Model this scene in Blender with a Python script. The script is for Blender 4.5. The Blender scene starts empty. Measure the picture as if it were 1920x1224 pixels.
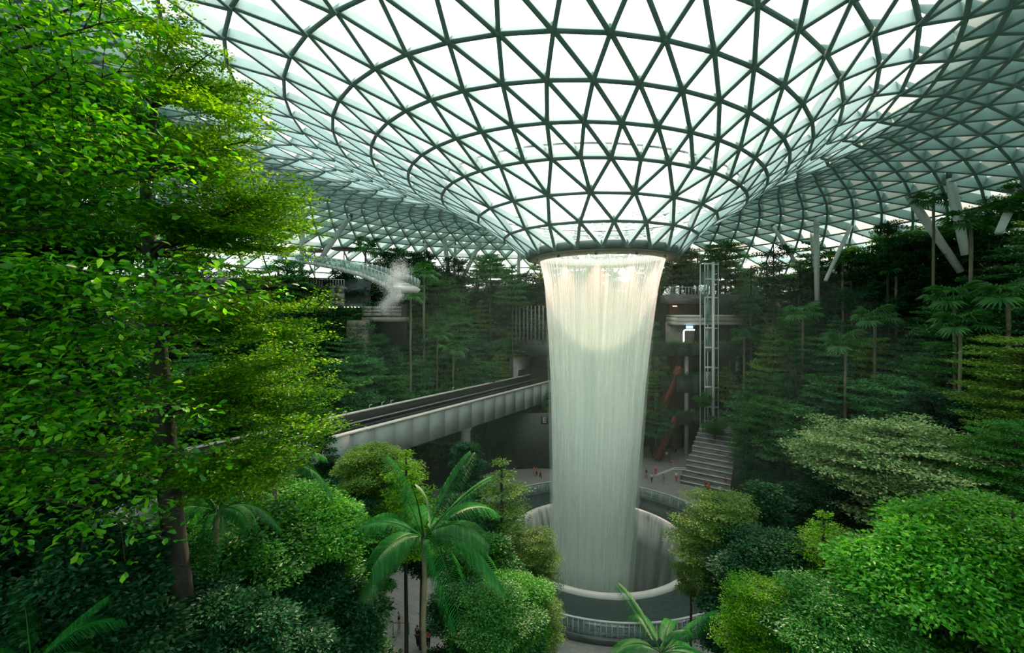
import bpy, bmesh, math, random
import numpy as np
from mathutils import Vector, Matrix

random.seed(7)
rng = np.random.default_rng(7)
pi = math.pi
scene = bpy.context.scene
COL = scene.collection

# ------------------------------------------------------------------ camera
F = 836.0                     # focal length in pixels of the 1920 px wide frame
EYE = 27.0                    # eye height above the plaza (m)
cd = bpy.data.cameras.new('camera')
cam = bpy.data.objects.new('camera', cd); COL.objects.link(cam)
cam.location = (0, 0, EYE); cam.rotation_euler = (pi / 2, 0, 0)
cd.sensor_width = 36.0; cd.lens = F / 1920 * 36; cd.shift_y = -22 / 1920
cd.clip_start = 0.1; cd.clip_end = 600
scene.camera = cam

# ------------------------------------------------------------------ world, sun, exposure
world = bpy.data.worlds.new('world'); scene.world = world; world.use_nodes = True
wn = world.node_tree; wn.nodes.clear()
wo = wn.nodes.new('ShaderNodeOutputWorld'); wb = wn.nodes.new('ShaderNodeBackground')
wt = wn.nodes.new('ShaderNodeTexCoord'); wz = wn.nodes.new('ShaderNodeTexNoise')
wr = wn.nodes.new('ShaderNodeValToRGB'); ws = wn.nodes.new('ShaderNodeSeparateXYZ')
wg = wn.nodes.new('ShaderNodeMapRange'); wm = wn.nodes.new('ShaderNodeMix'); wm.data_type = 'RGBA'
wz.inputs['Scale'].default_value = 2.2; wz.inputs['Detail'].default_value = 5
wr.color_ramp.elements[0].color = (0.90, 0.94, 0.93, 1); wr.color_ramp.elements[1].color = (1, 1, 1, 1)
wr.color_ramp.elements[0].position = .3; wr.color_ramp.elements[1].position = .6
wg.inputs['From Min'].default_value = -.06; wg.inputs['From Max'].default_value = .02
wm.inputs[6].default_value = (.16, .2, .17, 1)
wn.links.new(wt.outputs['Generated'], wz.inputs['Vector']); wn.links.new(wz.outputs['Fac'], wr.inputs['Fac'])
wn.links.new(wt.outputs['Generated'], ws.inputs[0]); wn.links.new(ws.outputs['Z'], wg.inputs['Value'])
wn.links.new(wg.outputs[0], wm.inputs[0]); wn.links.new(wr.outputs['Color'], wm.inputs[7])
wn.links.new(wm.outputs[2], wb.inputs['Color']); wn.links.new(wb.outputs[0], wo.inputs['Surface'])
wb.inputs['Strength'].default_value = 1.6

sl = bpy.data.lights.new('sun', 'SUN'); sun = bpy.data.objects.new('sun', sl); COL.objects.link(sun)
sl.energy = 7.0; sl.angle = math.radians(2.4); sl.color = (1.0, .66, .50)
_az, _el = math.radians(11), math.radians(41)
_d = Vector((math.sin(_az) * math.cos(_el), math.cos(_az) * math.cos(_el), math.sin(_el)))
sun.rotation_euler = _d.to_track_quat('Z', 'Y').to_euler(); sun.location = _d * 200

vs = scene.view_settings
vs.view_transform = 'Standard'; vs.look = 'None'; vs.gamma = 1; vs.exposure = 0.97; vs.use_curve_mapping = False
cy = scene.cycles
cy.max_bounces = 6; cy.diffuse_bounces = 3; cy.glossy_bounces = 2; cy.transmission_bounces = 4
cy.transparent_max_bounces = 40; cy.volume_bounces = 0
cy.caustics_reflective = False; cy.caustics_refractive = False; cy.sample_clamp_indirect = 4

# ------------------------------------------------------------------ helpers
def P(px, py, d):
    "world point seen at pixel (px, py) of the photograph at distance d in front of the camera"
    return Vector(((px - 960) / F * d, d, EYE - (py - 590) / F * d))

def proj(p):
    return (960 + F * p[0] / p[1], 590 + F * (EYE - p[2]) / p[1]) if p[1] > .1 else (-9e9, 0)

def tag(o, label=None, cat=None, group=None, kind=None):
    if label: o['label'] = label
    if cat: o['category'] = cat
    if group: o['group'] = group
    if kind: o['kind'] = kind
    return o

def empty(name, loc=(0, 0, 0), rz=0, **k):
    o = bpy.data.objects.new(name, None); COL.objects.link(o)
    o.location = loc; o.rotation_euler = (0, 0, rz); o.empty_display_size = .3
    return tag(o, **k)

def link(name, me, parent=None, mat=None, loc=None, rot=None, sc=None, **k):
    o = bpy.data.objects.new(name, me); COL.objects.link(o)
    if mat is not None and len(me.materials) == 0: me.materials.append(mat)
    if parent is not None: o.parent = parent
    if loc is not None: o.location = loc
    if rot is not None: o.rotation_euler = rot
    if sc is not None: o.scale = sc if hasattr(sc, '__len__') else (sc, sc, sc)
    return tag(o, **k)

def mesh_np(name, V, tris=None, quads=None, smooth=False):
    V = np.asarray(V, dtype=np.float32).reshape(-1, 3)
    me = bpy.data.meshes.new(name)
    nt = 0 if tris is None else len(tris); nq = 0 if quads is None else len(quads)
    loops = []
    if nt: loops.append(np.asarray(tris, np.int32).ravel())
    if nq: loops.append(np.asarray(quads, np.int32).ravel())
    L = np.concatenate(loops)
    me.vertices.add(len(V)); me.vertices.foreach_set('co', V.ravel())
    me.loops.add(len(L)); me.loops.foreach_set('vertex_index', L)
    starts = np.concatenate([np.arange(nt) * 3, nt * 3 + np.arange(nq) * 4]).astype(np.int32)
    me.polygons.add(nt + nq); me.polygons.foreach_set('loop_start', starts)
    if smooth: me.polygons.foreach_set('use_smooth', np.ones(nt + nq, bool))
    me.update(calc_edges=True)
    return me

class MB:
    "collects boxes, bars, tubes and lathes into one mesh"
    def __init__(s): s.v = []; s.t = []; s.q = []
    def add(s, V, t=(), q=()):
        n = len(s.v); s.v.extend([tuple(p) for p in V])
        s.t.extend([tuple(i + n for i in f) for f in t]); s.q.extend([tuple(i + n for i in f) for f in q]); return s
    def box(s, c, d, R=None):
        c = Vector(c); V = []
        for z in (-.5, .5):
            for (x, y) in ((-.5, -.5), (.5, -.5), (.5, .5), (-.5, .5)):
                w = Vector((x * d[0], y * d[1], z * d[2]))
                V.append(c + (R @ w if R is not None else w))
        return s.add(V, q=[(3, 2, 1, 0), (4, 5, 6, 7), (0, 1, 5, 4), (1, 2, 6, 5), (2, 3, 7, 6), (3, 0, 4, 7)])
    def bar(s, a, b, w, h, up=(0, 0, 1)):
        a, b = Vector(a), Vector(b); x = (b - a).normalized(); u = Vector(up)
        y = u.cross(x)
        if y.length < 1e-4: y = Vector((1, 0, 0)).cross(x)
        y.normalize(); z = x.cross(y)
        return s.box((a + b) / 2, ((b - a).length, w, h), Matrix((x, y, z)).transposed())
    def tube(s, pts, rad, n=8, cap=True):
        pts = [Vector(p) for p in pts]
        if not hasattr(rad, '__len__'): rad = [rad] * len(pts)
        V = []; prev = None
        for i, p in enumerate(pts):
            d = (pts[min(i + 1, len(pts) - 1)] - pts[max(i - 1, 0)]).normalized()
            if prev is None:
                a = d.cross(Vector((.3, 1, .1)));  a = a if a.length > .1 else d.cross(Vector((1, 0, 0)))
            else: a = prev - d * prev.dot(d)
            a.normalize(); b = d.cross(a); prev = a
            for k in range(n):
                t = 2 * pi * k / n; V.append(p + (a * math.cos(t) + b * math.sin(t)) * rad[i])
        q = [(i * n + k, i * n + (k + 1) % n, (i + 1) * n + (k + 1) % n, (i + 1) * n + k) for i in range(len(pts) - 1) for k in range(n)]
        t = []
        if cap:
            m = (len(pts) - 1) * n
            t = [(0, k + 1, k) for k in range(1, n - 1)] + [(m, m + k, m + k + 1) for k in range(1, n - 1)]
        return s.add(V, t=t, q=q)
    def lathe(s, prof, c=(0, 0), n=64, a0=0, a1=2 * pi, closed=False):
        V = []; full = abs(a1 - a0 - 2 * pi) < 1e-6; m = n if full else n + 1
        for (r, z) in prof:
            for k in range(m):
                t = a0 + (a1 - a0) * k / n; V.append((c[0] + r * math.cos(t), c[1] + r * math.sin(t), z))
        q = []
        L = len(prof); rows = L if closed else L - 1
        for i in range(rows):
            j = (i + 1) % L
            for k in range(n): q.append((i * m + k, i * m + (k + 1) % m, j * m + (k + 1) % m, j * m + k))
        return s.add(V, q=q)
    def mesh(s, name='mesh', smooth=False):
        return mesh_np(name, s.v, s.t if s.t else None, s.q if s.q else None, smooth)
    def build(s, name, mat, parent=None, smooth=False, **k):
        return link(name, s.mesh(name, smooth), parent, mat, **k)

# ------------------------------------------------------------------ materials
def nt(name):
    m = bpy.data.materials.new(name); m.use_nodes = True; t = m.node_tree; t.nodes.clear()
    o = t.nodes.new('ShaderNodeOutputMaterial'); return m, t, o

def surf(name, col, rough=.6, metal=0, var=.12, scale=3.0, bump=.0, stretch=(1, 1, 1), spec=.5):
    m, t, o = nt(name); N = t.nodes; L = t.links
    b = N.new('ShaderNodeBsdfPrincipled'); tc = N.new('ShaderNodeTexCoord'); mp = N.new('ShaderNodeMapping')
    ns = N.new('ShaderNodeTexNoise'); cr = N.new('ShaderNodeValToRGB')
    mp.inputs['Scale'].default_value = stretch
    ns.inputs['Scale'].default_value = scale; ns.inputs['Detail'].default_value = 6
    c0 = [max(0, c * (1 - var)) for c in col]; c1 = [min(1, c * (1 + var)) for c in col]
    cr.color_ramp.elements[0].color = (*c0, 1); cr.color_ramp.elements[1].color = (*c1, 1)
    cr.color_ramp.elements[0].position = .35; cr.color_ramp.elements[1].position = .65
    L.new(tc.outputs['Object'], mp.inputs[0]); L.new(mp.outputs[0], ns.inputs['Vector'])
    L.new(ns.outputs['Fac'], cr.inputs['Fac']); L.new(cr.outputs['Color'], b.inputs['Base Color'])
    b.inputs['Roughness'].default_value = rough; b.inputs['Metallic'].default_value = metal
    b.inputs['Specular IOR Level'].default_value = spec
    if bump:
        bp = N.new('ShaderNodeBump'); bp.inputs['Strength'].default_value = bump; bp.inputs['Distance'].default_value = .05
        L.new(ns.outputs['Fac'], bp.inputs['Height']); L.new(bp.outputs[0], b.inputs['Normal'])
    L.new(b.outputs[0], o.inputs['Surface']); return m

def leafmat(name, cols, trans=.45, gloss=.06, rough=.4, tcol=None):
    m, t, o = nt(name); N = t.nodes; L = t.links
    g = N.new('ShaderNodeNewGeometry'); cr = N.new('ShaderNodeValToRGB'); e = cr.color_ramp.elements
    for i, c in enumerate(cols):
        p = i / max(1, len(cols) - 1)
        if i < 2: e[i].position = p; e[i].color = (*c, 1)
        else: x = e.new(p); x.color = (*c, 1)
    if len(cols) > 2: e[1].position = 1 / (len(cols) - 1)
    oi = N.new('ShaderNodeObjectInfo'); hs = N.new('ShaderNodeHueSaturation'); mr = N.new('ShaderNodeMapRange')
    mr.inputs['To Min'].default_value = .8; mr.inputs['To Max'].default_value = 1.2
    L.new(g.outputs['Random Per Island'], cr.inputs['Fac']); L.new(oi.outputs['Random'], mr.inputs['Value'])
    L.new(mr.outputs[0], hs.inputs['Value']); L.new(cr.outputs['Color'], hs.inputs['Color'])
    d = N.new('ShaderNodeBsdfDiffuse'); tr = N.new('ShaderNodeBsdfTranslucent'); gl = N.new('ShaderNodeBsdfGlossy')
    gl.inputs['Roughness'].default_value = rough; gl.inputs['Color'].default_value = (.85, 1, .9, 1)
    tm = N.new('ShaderNodeMix'); tm.data_type = 'RGBA'; tm.blend_type = 'MULTIPLY'; tm.inputs[0].default_value = 1
    tm.inputs[7].default_value = (*(tcol or (1.5, 1.25, .3)), 1)
    L.new(hs.outputs[0], d.inputs['Color']); L.new(hs.outputs[0], tm.inputs[6]); L.new(tm.outputs[2], tr.inputs['Color'])
    m1 = N.new('ShaderNodeMixShader'); m1.inputs[0].default_value = trans
    m2 = N.new('ShaderNodeMixShader'); m2.inputs[0].default_value = gloss
    L.new(d.outputs[0], m1.inputs[1]); L.new(tr.outputs[0], m1.inputs[2])
    L.new(m1.outputs[0], m2.inputs[1]); L.new(gl.outputs[0], m2.inputs[2]); L.new(m2.outputs[0], o.inputs['Surface'])
    return m

def glass(name, tint=(.94, 1, .98), refl=.06, rough=.02, body=0, bcol=(.5, .7, .65)):
    m, t, o = nt(name); N = t.nodes; L = t.links
    a = N.new('ShaderNodeBsdfTransparent'); a.inputs[0].default_value = (*tint, 1)
    g = N.new('ShaderNodeBsdfGlossy'); g.inputs['Roughness'].default_value = rough
    f = N.new('ShaderNodeLayerWeight'); f.inputs['Blend'].default_value = .25
    mu = N.new('ShaderNodeMath'); mu.operation = 'MULTIPLY_ADD'; mu.inputs[1].default_value = .25; mu.inputs[2].default_value = refl
    mx = N.new('ShaderNodeMixShader'); L.new(f.outputs['Fresnel'], mu.inputs[0]); L.new(mu.outputs[0], mx.inputs[0])
    if body:
        d = N.new('ShaderNodeBsdfDiffuse'); d.inputs[0].default_value = (*bcol, 1)
        mb = N.new('ShaderNodeMixShader'); mb.inputs[0].default_value = body
        L.new(a.outputs[0], mb.inputs[1]); L.new(d.outputs[0], mb.inputs[2]); L.new(mb.outputs[0], mx.inputs[1])
    else: L.new(a.outputs[0], mx.inputs[1])
    L.new(g.outputs[0], mx.inputs[2]); L.new(mx.outputs[0], o.inputs['Surface']); return m

def emit(name, col, s):
    m, t, o = nt(name); e = t.nodes.new('ShaderNodeEmission'); e.inputs[0].default_value = (*col, 1); e.inputs[1].default_value = s
    t.links.new(e.outputs[0], o.inputs['Surface']); return m

def text_mesh(name, body, size, ext, mat, parent, loc):
    tx = bpy.data.curves.new(name, 'FONT'); tx.body = body; tx.size = size; tx.extrude = ext; tx.align_x = 'CENTER'
    o = bpy.data.objects.new(name, tx); COL.objects.link(o); dg = bpy.context.evaluated_depsgraph_get()
    me = bpy.data.meshes.new_from_object(o.evaluated_get(dg)); bpy.data.objects.remove(o); me.materials.clear(); me.materials.append(M[mat])
    ob_ = bpy.data.objects.new(name, me); COL.objects.link(ob_); ob_.parent = parent; ob_.location = loc; ob_.rotation_euler = (pi / 2, 0, 0)

def watermat(name, base, lo, hi, vs_, us_, body=(.8, .9, .84), tra=.5, zfade=None, grad=None):
    "falling water: vertical streaks (UV: u round the ring, v height in metres) decide how much of it is water"
    m, t, o = nt(name); N = t.nodes; L = t.links
    uv = N.new('ShaderNodeUVMap'); mp = N.new('ShaderNodeMapping'); mp.inputs['Scale'].default_value = (us_, vs_, 1)
    n1 = N.new('ShaderNodeTexNoise'); n1.inputs['Scale'].default_value = 1; n1.inputs['Detail'].default_value = 5; n1.inputs['Roughness'].default_value = .6
    mr = N.new('ShaderNodeMapRange'); mr.inputs['From Min'].default_value = .36; mr.inputs['From Max'].default_value = .64
    mr.inputs['To Min'].default_value = lo; mr.inputs['To Max'].default_value = hi
    L.new(uv.outputs[0], mp.inputs[0]); L.new(mp.outputs[0], n1.inputs['Vector']); L.new(n1.outputs['Fac'], mr.inputs['Value'])
    fac = mr.outputs[0]
    if grad:   # extra water (foam) between two heights
        sp = N.new('ShaderNodeSeparateXYZ'); L.new(uv.outputs[0], sp.inputs[0])
        g = N.new('ShaderNodeMapRange'); g.inputs['From Min'].default_value = grad[0]; g.inputs['From Max'].default_value = grad[1]
        g.inputs['To Min'].default_value = grad[2]; g.inputs['To Max'].default_value = grad[3]
        L.new(sp.outputs['Y'], g.inputs['Value'])
        mu = N.new('ShaderNodeMath'); mu.operation = 'MULTIPLY'; mu.use_clamp = True; L.new(fac, mu.inputs[0]); L.new(g.outputs[0], mu.inputs[1]); fac = mu.outputs[0]
    d = N.new('ShaderNodeBsdfDiffuse'); d.inputs[0].default_value = (*body, 1)
    r = N.new('ShaderNodeBsdfTranslucent'); r.inputs[0].default_value = (*body, 1)
    b = N.new('ShaderNodeMixShader'); b.inputs[0].default_value = tra
    L.new(d.outputs[0], b.inputs[1]); L.new(r.outputs[0], b.inputs[2])
    x = N.new('ShaderNodeMixShader'); L.new(fac, x.inputs[0])
    if base is None: a = N.new('ShaderNodeBsdfTransparent')
    else:
        a = N.new('ShaderNodeBsdfPrincipled'); a.inputs['Base Color'].default_value = (*base, 1); a.inputs['Roughness'].default_value = .25
    L.new(a.outputs[0], x.inputs[1]); L.new(b.outputs[0], x.inputs[2]); L.new(x.outputs[0], o.inputs['Surface']); return m

M = {}
M['steel'] = surf('painted_steel', (.29, .42, .405), .5, .0, .06, 1.0, spec=.3)
M['steel_dark'] = surf('dark_painted_steel', (.09, .14, .13), .5, .2, .1, 2.0)
M['column'] = surf('column_paint', (.62, .68, .65), .5, 0, .06, 1.5)
M['pane'] = glass('roof_glass', (.985, 1, .995), .0, .02)
def frit(name, op, col):
    m, t, o = nt(name); N = t.nodes; L = t.links
    a = N.new('ShaderNodeBsdfTransparent'); b = N.new('ShaderNodeBsdfTranslucent'); d = N.new('ShaderNodeBsdfDiffuse'); x = N.new('ShaderNodeMixShader'); y = N.new('ShaderNodeMixShader')
    b.inputs[0].default_value = (*col, 1); d.inputs[0].default_value = (*[c * 1.3 for c in col], 1); y.inputs[0].default_value = .45; x.inputs[0].default_value = op
    L.new(b.outputs[0], y.inputs[1]); L.new(d.outputs[0], y.inputs[2]); L.new(a.outputs[0], x.inputs[1]); L.new(y.outputs[0], x.inputs[2]); L.new(x.outputs[0], o.inputs['Surface']); return m
M['frit'] = frit('shaded_roof_glass', .84, (.40, .55, .53))
M['frit_light'] = frit('half_shaded_roof_glass', .5, (.42, .56, .54))
M['rail_glass'] = glass('railing_glass', (.72, .86, .82), .08, .03, .22, (.35, .5, .46))
M['bark'] = surf('bark', (.030, .034, .022), .9, 0, .4, 5, .5, (1, 1, .25))
M['bark_pale'] = surf('pale_bark', (.22, .19, .14), .9, 0, .35, 5, .4, (1, 1, .3))
M['palm_trunk'] = surf('palm_trunk', (.15, .15, .085), .85, 0, .3, 4, .4, (.3, .3, 3))
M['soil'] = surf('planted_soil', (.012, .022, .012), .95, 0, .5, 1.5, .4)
M['stone'] = surf('dark_stone', (.16, .17, .16), .85, 0, .35, 1.2, .5, (.5, .5, 3))
M['concrete'] = surf('pale_concrete', (.46, .50, .47), .75, 0, .12, .8)
M['girder'] = surf('girder_panel', (.27, .33, .30), .6, 0, .07, .7)
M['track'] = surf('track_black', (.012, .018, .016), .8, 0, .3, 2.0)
M['rail'] = surf('rail_grey', (.25, .29, .27), .5, .3, .15, 2.0)
M['tan'] = surf('tan_concrete', (.30, .29, .24), .8, 0, .2, 1.0)
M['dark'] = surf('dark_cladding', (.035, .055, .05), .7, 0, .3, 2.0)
M['brown'] = surf('brown_cladding', (.12, .055, .035), .8, 0, .35, 2.5, 0, (3, 3, .4))
M['red'] = surf('red_cladding', (.20, .05, .035), .6, 0, .2, 1.5)
M['cream'] = surf('cream_fascia', (.68, .68, .58), .6, 0, .05, 1.0)
M['basin'] = surf('wet_black_stone', (.05, .075, .07), .18, 0, .3, .8)
M['lip'] = surf('pale_basin_lip', (.62, .70, .63), .3, 0, .06, 1.0)
M['lamp_warm'] = emit('warm_lamp', (1, .85, .6), 6)
M['lamp_white'] = emit('white_sign_light', (.85, 1, .97), 2.2)
M['sign_blue'] = emit('blue_sign_light', (.25, .55, 1), 1.6)
M['lamp_red'] = emit('red_lamp', (1, .25, .2), 5)
M['droplet'] = surf('droplets', (.95, 1, .97), .4, 0, .02, 1)
# leaves
M['lf_vivid'] = leafmat('big_leaf_vivid', [(.012, .15, .003), (.06, .40, .005), (.20, .60, .014)], .5, .035)
M['lf_lime'] = leafmat('leaf_lime', [(.035, .20, .004), (.10, .40, .006), (.28, .58, .012)], .5, .02)
M['lf_mid'] = leafmat('leaf_mid', [(.008, .09, .012), (.025, .19, .02), (.07, .29, .03)], .4, .025)
M['lf_bright'] = leafmat('leaf_bright', [(.02, .18, .012), (.055, .34, .02), (.15, .46, .04)], .45, .025)
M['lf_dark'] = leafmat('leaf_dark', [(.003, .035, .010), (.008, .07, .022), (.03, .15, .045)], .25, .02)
M['lf_olive'] = leafmat('leaf_olive', [(.04, .14, .018), (.11, .27, .03), (.26, .42, .08)], .35, .025)
M['lf_pale'] = leafmat('leaf_variegated', [(.05, .18, .04), (.2, .38, .12), (.55, .68, .36)], .3, .03, tcol=(1.2, 1.2, .6))
M['lf_palm'] = leafmat('palm_leaf', [(.01, .12, .02), (.025, .23, .03)], .4, .015)
M['lf_fan'] = leafmat('fan_palm_leaf', [(.012, .10, .02), (.05, .22, .03)], .35, .03)
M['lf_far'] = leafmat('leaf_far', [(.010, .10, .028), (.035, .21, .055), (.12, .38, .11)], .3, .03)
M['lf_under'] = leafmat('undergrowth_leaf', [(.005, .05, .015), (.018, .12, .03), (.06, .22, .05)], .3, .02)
M['lf_rust'] = leafmat('rust_leaf', [(.12, .03, .01), (.25, .09, .02)], .3, .03)

# plaza paving
m, t, o = nt('plaza_paving'); N = t.nodes; L = t.links
tc = N.new('ShaderNodeTexCoord'); mp = N.new('ShaderNodeMapping'); mp.inputs['Scale'].default_value = (.55, .55, .55); mp.inputs['Rotation'].default_value = (0, 0, .5)
bk = N.new('ShaderNodeTexBrick'); bk.inputs['Color1'].default_value = (.30, .32, .28, 1); bk.inputs['Color2'].default_value = (.24, .26, .23, 1); bk.inputs['Mortar'].default_value = (.2, .21, .19, 1)
bk.inputs['Scale'].default_value = 1.0; bk.inputs['Mortar Size'].default_value = .012
b = N.new('ShaderNodeBsdfPrincipled'); b.inputs['Roughness'].default_value = .45
L.new(tc.outputs['Object'], mp.inputs[0]); L.new(mp.outputs[0], bk.inputs['Vector']); L.new(bk.outputs['Color'], b.inputs['Base Color']); L.new(b.outputs[0], o.inputs['Surface'])
M['paving'] = m

# basin water surface
m, t, o = nt('basin_water'); N = t.nodes; L = t.links
b = N.new('ShaderNodeBsdfPrincipled'); b.inputs['Base Color'].default_value = (.03, .055, .05, 1); b.inputs['Roughness'].default_value = .09
ns = N.new('ShaderNodeTexNoise'); ns.inputs['Scale'].default_value = 1.8; ns.inputs['Detail'].default_value = 6; tc = N.new('ShaderNodeTexCoord')
bp = N.new('ShaderNodeBump'); bp.inputs['Strength'].default_value = .25; bp.inputs['Distance'].default_value = .15
L.new(tc.outputs['Object'], ns.inputs['Vector']); L.new(ns.outputs['Fac'], bp.inputs['Height']); L.new(bp.outputs[0], b.inputs['Normal']); L.new(b.outputs[0], o.inputs['Surface'])
M['water'] = m

# ------------------------------------------------------------------ terrain
CX, CY = 10.0, 52.0
MTH = [(-180, .75), (-140, .5), (-90, .42), (-50, .62), (-20, 1.05), (0, 1.28), (30, 1.25), (60, 1.08), (90, 1.0), (130, 1.02), (160, .95), (180, .75)]
def T(x, y, smooth=False):
    dx, dy = x - CX, y - CY; R = math.hypot(dx, dy); th = math.degrees(math.atan2(dy, dx))
    mth = np.interp(th, [a for a, _ in MTH], [b for _, b in MTH])
    if 33 < th < 47:
        return 0.0 if R < 45.5 else min(31.0, 13.0 + 4.5 * math.floor((R - 45.5) / 2.4))
    if 47 <= th < 68:
        return 31.0 if R > 47.5 else 0.0
    rr = min(R, 60) - 27.5
    if rr < 0: return 0.0
    n = math.floor(rr / 4.2); f = rr / 4.2 - n
    return float(3.9 * mth * (n + min(1, f / .12)))

ground_bm = MB()
def build_ground():
    nth, rs = 240, [0, 12, 24, 27.4]
    for n in range(8):
        r0 = 27.5 + 4.2 * n; rs += [r0, r0 + .5, r0 + 1.6, r0 + 2.9, r0 + 4.1]
    rs += [62, 68, 76, 90, 130]
    V = []; q = []
    for r in rs:
        for k in range(nth):
            a = 2 * pi * k / nth; x, y = CX + r * math.cos(a), CY + r * math.sin(a)
            z = T(x, y); z += random.uniform(-.12, .12) if r > 28 and z > .5 else -.03
            
            V.append((x, y, z))
    for i in range(len(rs) - 1):
        for k in range(nth):
            q.append((i * nth + k, i * nth + (k + 1) % nth, (i + 1) * nth + (k + 1) % nth, (i + 1) * nth + k))
    # leave the middle open for the funnel: first rings dropped
    q2 = [f for f in q if f[0] >= nth]
    return mesh_np('terraced_ground', V, quads=q2)
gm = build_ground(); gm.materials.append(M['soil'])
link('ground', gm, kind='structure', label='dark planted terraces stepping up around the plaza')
pl = MB(); pl.lathe([(15.2, .03), (27.45, .03)], (CX, CY), 128)
pl.add([(CX + r * math.cos(math.radians(a)), CY + r * math.sin(math.radians(a)), .03) for r in (27.4, 47) for a in range(34, 69, 2)],
       q=[(i, i + 1, i + 19, i + 18) for i in range(17)])
pl.build('floor', M['paving'], kind='structure', label='pale stone plaza floor around the circular basin')

# ------------------------------------------------------------------ the gridshell roof
RS = [8.4, 10.6, 13.1, 16.4, 19.0, 21.7, 24.3, 27.3, 30.5, 33.6] + [36.8 + 3.15 * i for i in range(17)]
HR = [(8.4, 7.0), (10.6, 9.0), (13.1, 10.9), (16.4, 12.6), (19, 14.1), (21.7, 15.5), (24.3, 16.9), (27.3, 18.7), (30.5, 20.0), (33.6, 20.9), (36.8, 21.5), (40, 21.8), (46, 21.6), (52, 20.2), (58, 17.8), (64, 14.2), (70, 9.4), (75, 4.0), (80, -3.0), (88, -16)]
def rcx(R): return 10.4 - .22 * (min(R, 16.4) - 8.4) - max(0, R - 16.4) * .40 if R < 45 else 10.4 - 1.76 - 11.44 - (R - 45) * .1
def rh(R, a):
    h = np.interp(R, [x for x, _ in HR], [y for _, y in HR])
    k = np.interp(R, [8.4, 16.4, 24, 34, 50, 70, 90], [0, .049, .07, .075, .05, 0, 0])
    ky = np.interp(R, [8.4, 16, 24, 34, 60], [0, .015, .04, .03, 0])
    return EYE + h - k * R * math.sin(a) + ky * R * math.cos(a)
def rpt(R, a): return Vector((rcx(R) + R * math.sin(a), 52 - R * math.cos(a), rh(R, a)))
def rnorm(R, a):
    t1 = rpt(R + .4, a) - rpt(R - .4, a); t2 = rpt(R, a + .01) - rpt(R, a - .01)
    n = t1.cross(t2).normalized(); return n if n.z < 0 else -n    # towards the room
def roof_z(x, y):
    R = 30
    for _ in range(12): R = math.hypot(x - rcx(R), y - 52)
    return rh(R, math.atan2(x - rcx(R), 52 - y)), R
rings = []; s0 = 2 * pi / 44; ph = -.046
def ringdef():
    out = []
    for i, R in enumerate(RS):
        if i < 3: n = 22; off = ph + s0 * (1 if (i % 2 == 0) else 0) - s0 * 0
        elif i < 10: n = 44; off = ph + (s0 / 2 if (i - 3) % 2 else 0)
        else: n = 88; off = ph + s0 / 4 * (1 if (i - 10) % 2 else 0) + (s0 / 2 if (9 - 3) % 2 else 0)
        out.append((R, n, off))
    return out
RD = ringdef()
nodes = []
for (R, n, off) in RD: nodes.append([(R, off + 2 * pi * k / n) for k in range(n)])
edges = []; faces = []
def nearest(i, a):
    R, n, off = RD[i]; k = (a - off) / (2 * pi / n); return k
for i in range(len(RD)):
    R, n, off = RD[i]
    for k in range(n): edges.append(((i, k), (i, (k + 1) % n), 'r'))
    if i + 1 == len(RD): break
    R2, n2, off2 = RD[i + 1]
    for k in range(n):
        a = off + 2 * pi * k / n; kk = (a - off2) / (2 * pi / n2)
        if n2 == n:
            lo = math.floor(kk + 1e-6); cs = [lo % n2, (lo + 1) % n2]
            faces.append(((i, k), (i + 1, cs[0]), (i + 1, cs[1]))); faces.append(((i, k), (i + 1, cs[1]), (i, (k + 1) % n)))
        else:
            c = round(kk); cs = [(c - 1) % n2, c % n2, (c + 1) % n2]
            faces.append(((i, k), (i + 1, cs[0]), (i + 1, cs[1]))); faces.append(((i, k), (i + 1, cs[1]), (i + 1, cs[2])))
            faces.append(((i, k), (i + 1, cs[2]), (i, (k + 1) % n)))
        for c in cs: edges.append(((i, k), (i + 1, c), 'd'))
NP = {(i, k): rpt(*nodes[i][k]) for i in range(len(RD)) for k in range(RD[i][1])}
NN = {(i, k): rnorm(*nodes[i][k]) for i in range(len(RD)) for k in range(RD[i][1])}
def infr(p, m=30):
    if p.y < 2: return False
    x, y = proj(p); return -m < x < 1920 + m and -m < y < 1224 + m

ceiling = empty('ceiling', kind='structure', label='white steel gridshell roof with triangular glass panes sinking into a funnel')
def beam_geo(mb, a, b):
    A, B = NP[a], NP[b]; n = (NN[a] + NN[b]).normalized(); x = (B - A).normalized()
    y = n.cross(x).normalized(); Rm = max(RS[a[0]], RS[b[0]]); w = .135; dep = .58 if Rm < 26 else min(1.25, .58 + (Rm - 26) * .06)
    sec = [(-w, .0), (w, .0), (w * .75, dep - .1), (w * 1.15, dep - .1), (w * 1.15, dep), (-w * 1.15, dep), (-w * 1.15, dep - .1), (-w * .75, dep - .1)]
    V = [p + y * s[0] + n * s[1] for p in (A, B) for s in sec]
    mb.add(V, q=[(k, (k + 1) % 8, 8 + (k + 1) % 8, 8 + k) for k in range(8)])
eb = []
for e in edges:
    mid = (NP[e[0]] + NP[e[1]]) / 2
    if mid.y > 2 and infr(mid, 60): eb.append(((NP[e[0]] - NP[e[1]]).length / mid.y, e))
eb.sort(key=lambda t: -t[0]); top = set(id(e) for _, e in eb[:290])
rest = MB()
for e in edges:
    if id(e) in top:
        mb = MB(); beam_geo(mb, e[0], e[1]); mb.build('beam', M['steel'], ceiling)
    else: beam_geo(rest, e[0], e[1])
rest.build('roof_beams', M['steel'], ceiling, kind='stuff')
fb = []
for f in faces:
    c = (NP[f[0]] + NP[f[1]] + NP[f[2]]) / 3
    if c.y > 2 and infr(c, 60): fb.append((1 / c.y, f))
fb.sort(key=lambda t: -t[0]); topf = set(id(f) for _, f in fb[:290])
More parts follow.
